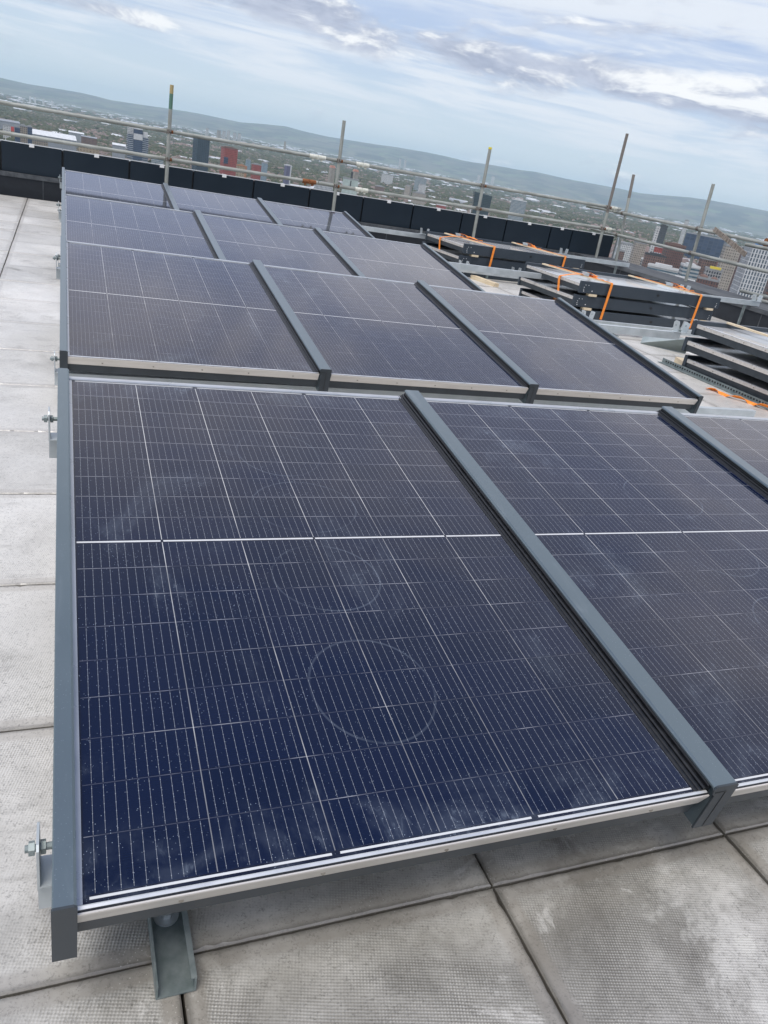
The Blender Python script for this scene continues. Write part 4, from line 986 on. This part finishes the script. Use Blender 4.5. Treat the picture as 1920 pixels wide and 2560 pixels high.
hf = t.sep(t.voro(t.vm('ADD', P, t.vm('MULTIPLY', t.noise(P, .004, 3, .6, 0, 1), (260, 260, 0))), .0036, out='Color'))
hill = t.mix(t.ramp(hf[0], .45, .62), (.014, .022, .026), (.11, .145, .075)); hill = t.mix(t.ramp(hf[1], .72, .8), hill, (.16, .15, .10)); hill = t.mix(t.m('MULTIPLY', t.ramp(t.noise(P, .0016, 4, .6), .42, .58), .8), hill, (.03, .036, .034)); hill = t.mix(t.ramp(t.noise(P, .0012, 4, .6), .5, .62), hill, (.11, .10, .08))
t.put(b.inputs['Base Color'], t.mix(t.ramp(z, GROUND + 8, GROUND + 60), low, hill)); M['plain_ground'] = m
struct(from_arrays('terrain', V, F, ['plain_ground'], smooth=True))
# inner disc that closes the middle of the terrain
q = MB(); n = 48
q.add([(62 * math.sin(2 * math.pi * i / n), 62 * math.cos(2 * math.pi * i / n), GROUND - .02) for i in range(n)], [tuple(range(n - 1, -1, -1))])
struct(q.build('ground', 'plain_ground'))

# ------------------------------------------------------------------ air
m = bpy.data.materials.new('air'); m.use_nodes = True; nt = m.node_tree; nt.nodes.clear()
out = nt.nodes.new('ShaderNodeOutputMaterial'); pv = nt.nodes.new('ShaderNodeVolumePrincipled')
pv.inputs['Color'].default_value = (.68, .87, 1.0, 1); pv.inputs['Density'].default_value = HAZE = 5.3e-5; pv.inputs['Anisotropy'].default_value = 0
nt.links.new(pv.outputs[0], out.inputs['Volume']); M['air'] = m
hz = MB().box(-25000, 25000, -25000, 25000, GROUND - 1.5, 420).build('haze', 'air')
tag(hz, 'thin blue air over the plain', 'haze', kind='stuff')

# ------------------------------------------------------------------ sky
SUN_EL, SUN_AZ = R(66), R(225)         # azimuth clockwise from +Y: high, behind the camera to the left
w = bpy.data.worlds.new('World'); S.world = w; w.use_nodes = True
t = NT(w.node_tree); bg = w.node_tree.nodes['Background']; bg.inputs['Strength'].default_value = .1
sky = t.node('ShaderNodeTexSky', sky_type='NISHITA'); sky.sun_disc = False; sky.sun_elevation = SUN_EL; sky.sun_rotation = SUN_AZ; sky.altitude = 150; sky.air_density = 1.2; sky.dust_density = 1.6; sky.ozone_density = 2.0
D = t.coord('Generated'); dx, dy, dz = t.sep(D)
el = t.m('MULTIPLY', t.m('ARCSINE', dz), 57.2958); az = t.m('MULTIPLY', t.m('ARCTAN2', dx, dy), 57.2958)
up = t.m('MAXIMUM', dz, .0); inv = t.m('DIVIDE', 1, t.m('ADD', up, .07))
cp = t.comb(t.m('MULTIPLY', dx, inv), t.m('MULTIPLY', dy, inv), 0)
wr = t.noise(cp, .55, 3, .5, 0, 1)
cp2 = t.vm('ADD', cp, t.vm('MULTIPLY', t.vm('SUBTRACT', wr, (.5, .5, .5)), (.9, .9, 0)))
def bump_at(a0, e0, wa, we, k):
    q1 = t.m('DIVIDE', t.m('SUBTRACT', az, a0), wa); q2 = t.m('DIVIDE', t.m('SUBTRACT', el, e0), we)
    return t.m('MULTIPLY', t.m('EXPONENT', t.m('MULTIPLY', t.m('ADD', t.m('MULTIPLY', q1, q1), t.m('MULTIPLY', q2, q2)), -1)), k)
# broad layered bands of thin cloud
lay = t.comb(t.m('MULTIPLY', az, .034), t.m('MULTIPLY', t.m('ADD', el, t.m('MULTIPLY', az, .022)), .36), 3.7)
lay = t.vm('ADD', lay, t.vm('MULTIPLY', t.vm('SUBTRACT', t.noise(lay, 1.6, 3, .5, 0, 1), (.5, .5, .5)), (.5, .34, 0)))
veil = t.noise(lay, 2.0, 8, .60, .35)
str_ = t.noise(t.vm('MULTIPLY', lay, (1, 3.2, 1)), 2.2, 6, .6, .2)
veilk = t.m('MULTIPLY', t.ramp(t.m('MULTIPLY_ADD', str_, .22, t.m('MULTIPLY', veil, .9)), .47, .66), t.ramp(el, .9, 4.2))
# heavier bank with lit tops and grey undersides
cl_ = t.comb(t.m('MULTIPLY', az, .085), t.m('MULTIPLY', el, .26), 1.3)
cl_ = t.vm('ADD', cl_, t.vm('MULTIPLY', t.vm('SUBTRACT', t.noise(cl_, 1.1, 3, .5, 0, 1), (.5, .5, .5)), (.5, .5, 0)))
sc = t.noise(cl_, 1.5, 9, .62, .25)
cov = sc
for q in ((12, 7.5, 9, 1.0, .20), (25, 6.7, 10, .85, .24), (39, 6.9, 8, 1.15, .34), (3, 5.1, 7, .5, .22), (33, 9.6, 8, .5, .12), (20, 3.4, 18, 1.2, -.2), (18, 9.8, 12, 1.0, -.1)):
    cov = t.m('ADD', cov, bump_at(*q))
thick = t.ramp(cov, .52, .74)
sc2 = t.noise(t.vm('ADD', cl_, (.02, .13, 0)), 1.5, 9, .62, .25)
lit = t.ramp(t.m('ADD', t.m('SUBTRACT', sc, sc2), t.m('ADD', bump_at(40, 7.2, 7, .8, .14), bump_at(3, 5.2, 6, .5, .10))), -.02, .16)
fine = t.noise(cl_, 4.2, 6, .6)
base = t.mix(t.ramp(el, -.5, 9), (6.7, 7.9, 8.8), (4.4, 5.4, 7.7))
base = t.mix(.78, sky.outputs[0], base)
veilk = t.m('MAXIMUM', veilk, t.m('MULTIPLY', t.ramp(el, 7.5, 10.5), t.ramp(veil, .30, .52)))
c = t.mix(t.m('MULTIPLY', veilk, .9), base, (7.3, 7.7, 8.3))
under = t.mix(t.ramp(fine, .25, .75), (3.3, 3.7, 4.9), (5.2, 5.6, 6.7))
cl = t.mix(lit, under, (8.8, 8.9, 9.0))
c = t.mix(t.m('MULTIPLY', thick, .96), c, cl)
c = t.mix(t.ramp(el, -2, -.3), (4.5, 5.2, 6.0), c)
c = t.vm('SCALE', c, None, .93)
ring_ = t.m('MULTIPLY', t.ramp(el, 11, 26), t.m('SUBTRACT', 1, t.ramp(el, 26, 50)))      # bright broken cloud half way up, blue gap overhead
hazy = t.mix(t.ramp(t.noise(cp2, 1.1, 6, .6, .4), .36, .64), (5.4, 5.7, 7.2), (12.8, 12.0, 11.8))
hazy = t.mix(t.m('MULTIPLY', t.m('SUBTRACT', 1, t.ramp(el, 12, 30)), t.m('SUBTRACT', 1, t.ramp(az, 0, 34))), hazy, (4.7, 6.7, 12.4))
c = t.mix(t.m('MULTIPLY', ring_, .85), c, hazy)
c = t.mix(t.m('MULTIPLY', t.ramp(el, 32, 60), .9), c, (1.4, 2.1, 4.2))
t.put(bg.inputs['Color'], c)

sl = bpy.data.lights.new('sun', 'SUN'); sl.energy = 2.2; sl.angle = R(28); sl.color = (1, .95, .88)
so = bpy.data.objects.new('sun', sl); COL.objects.link(so)
sd = Vector((math.sin(SUN_AZ) * math.cos(SUN_EL), math.cos(SUN_AZ) * math.cos(SUN_EL), math.sin(SUN_EL)))
so.rotation_euler = (-sd).to_track_quat('-Z', 'Y').to_euler(); so.location = (0, 0, 30)

# ------------------------------------------------------------------ camera
RW = [Vector((0.9235244502, -0.3446363046, 0.1683104494)), Vector((-0.0031211628, -0.4455732640, -0.8952400374)), Vector((0.3835268545, 0.8262507392, -0.4125734697))]
cam = bpy.data.cameras.new('camera'); co = bpy.data.objects.new('camera', cam); COL.objects.link(co)
mw = Matrix((RW[0], -RW[1], -RW[2])).transposed().to_4x4(); mw.translation = Vector((-0.0241, -1.6216, 1.2426))
co.matrix_world = mw
cam.sensor_fit = 'VERTICAL'; cam.sensor_height = 24; cam.lens = 24 * 1922 / 2560
cam.clip_start = .05; cam.clip_end = 120000
S.camera = co
S.view_settings.view_transform = 'Standard'; S.view_settings.look = 'None'; S.view_settings.exposure = .36; S.view_settings.gamma = 1
S.render.engine = 'CYCLES'
S.cycles.max_bounces = 8; S.cycles.volume_bounces = 2; S.cycles.use_denoising = True
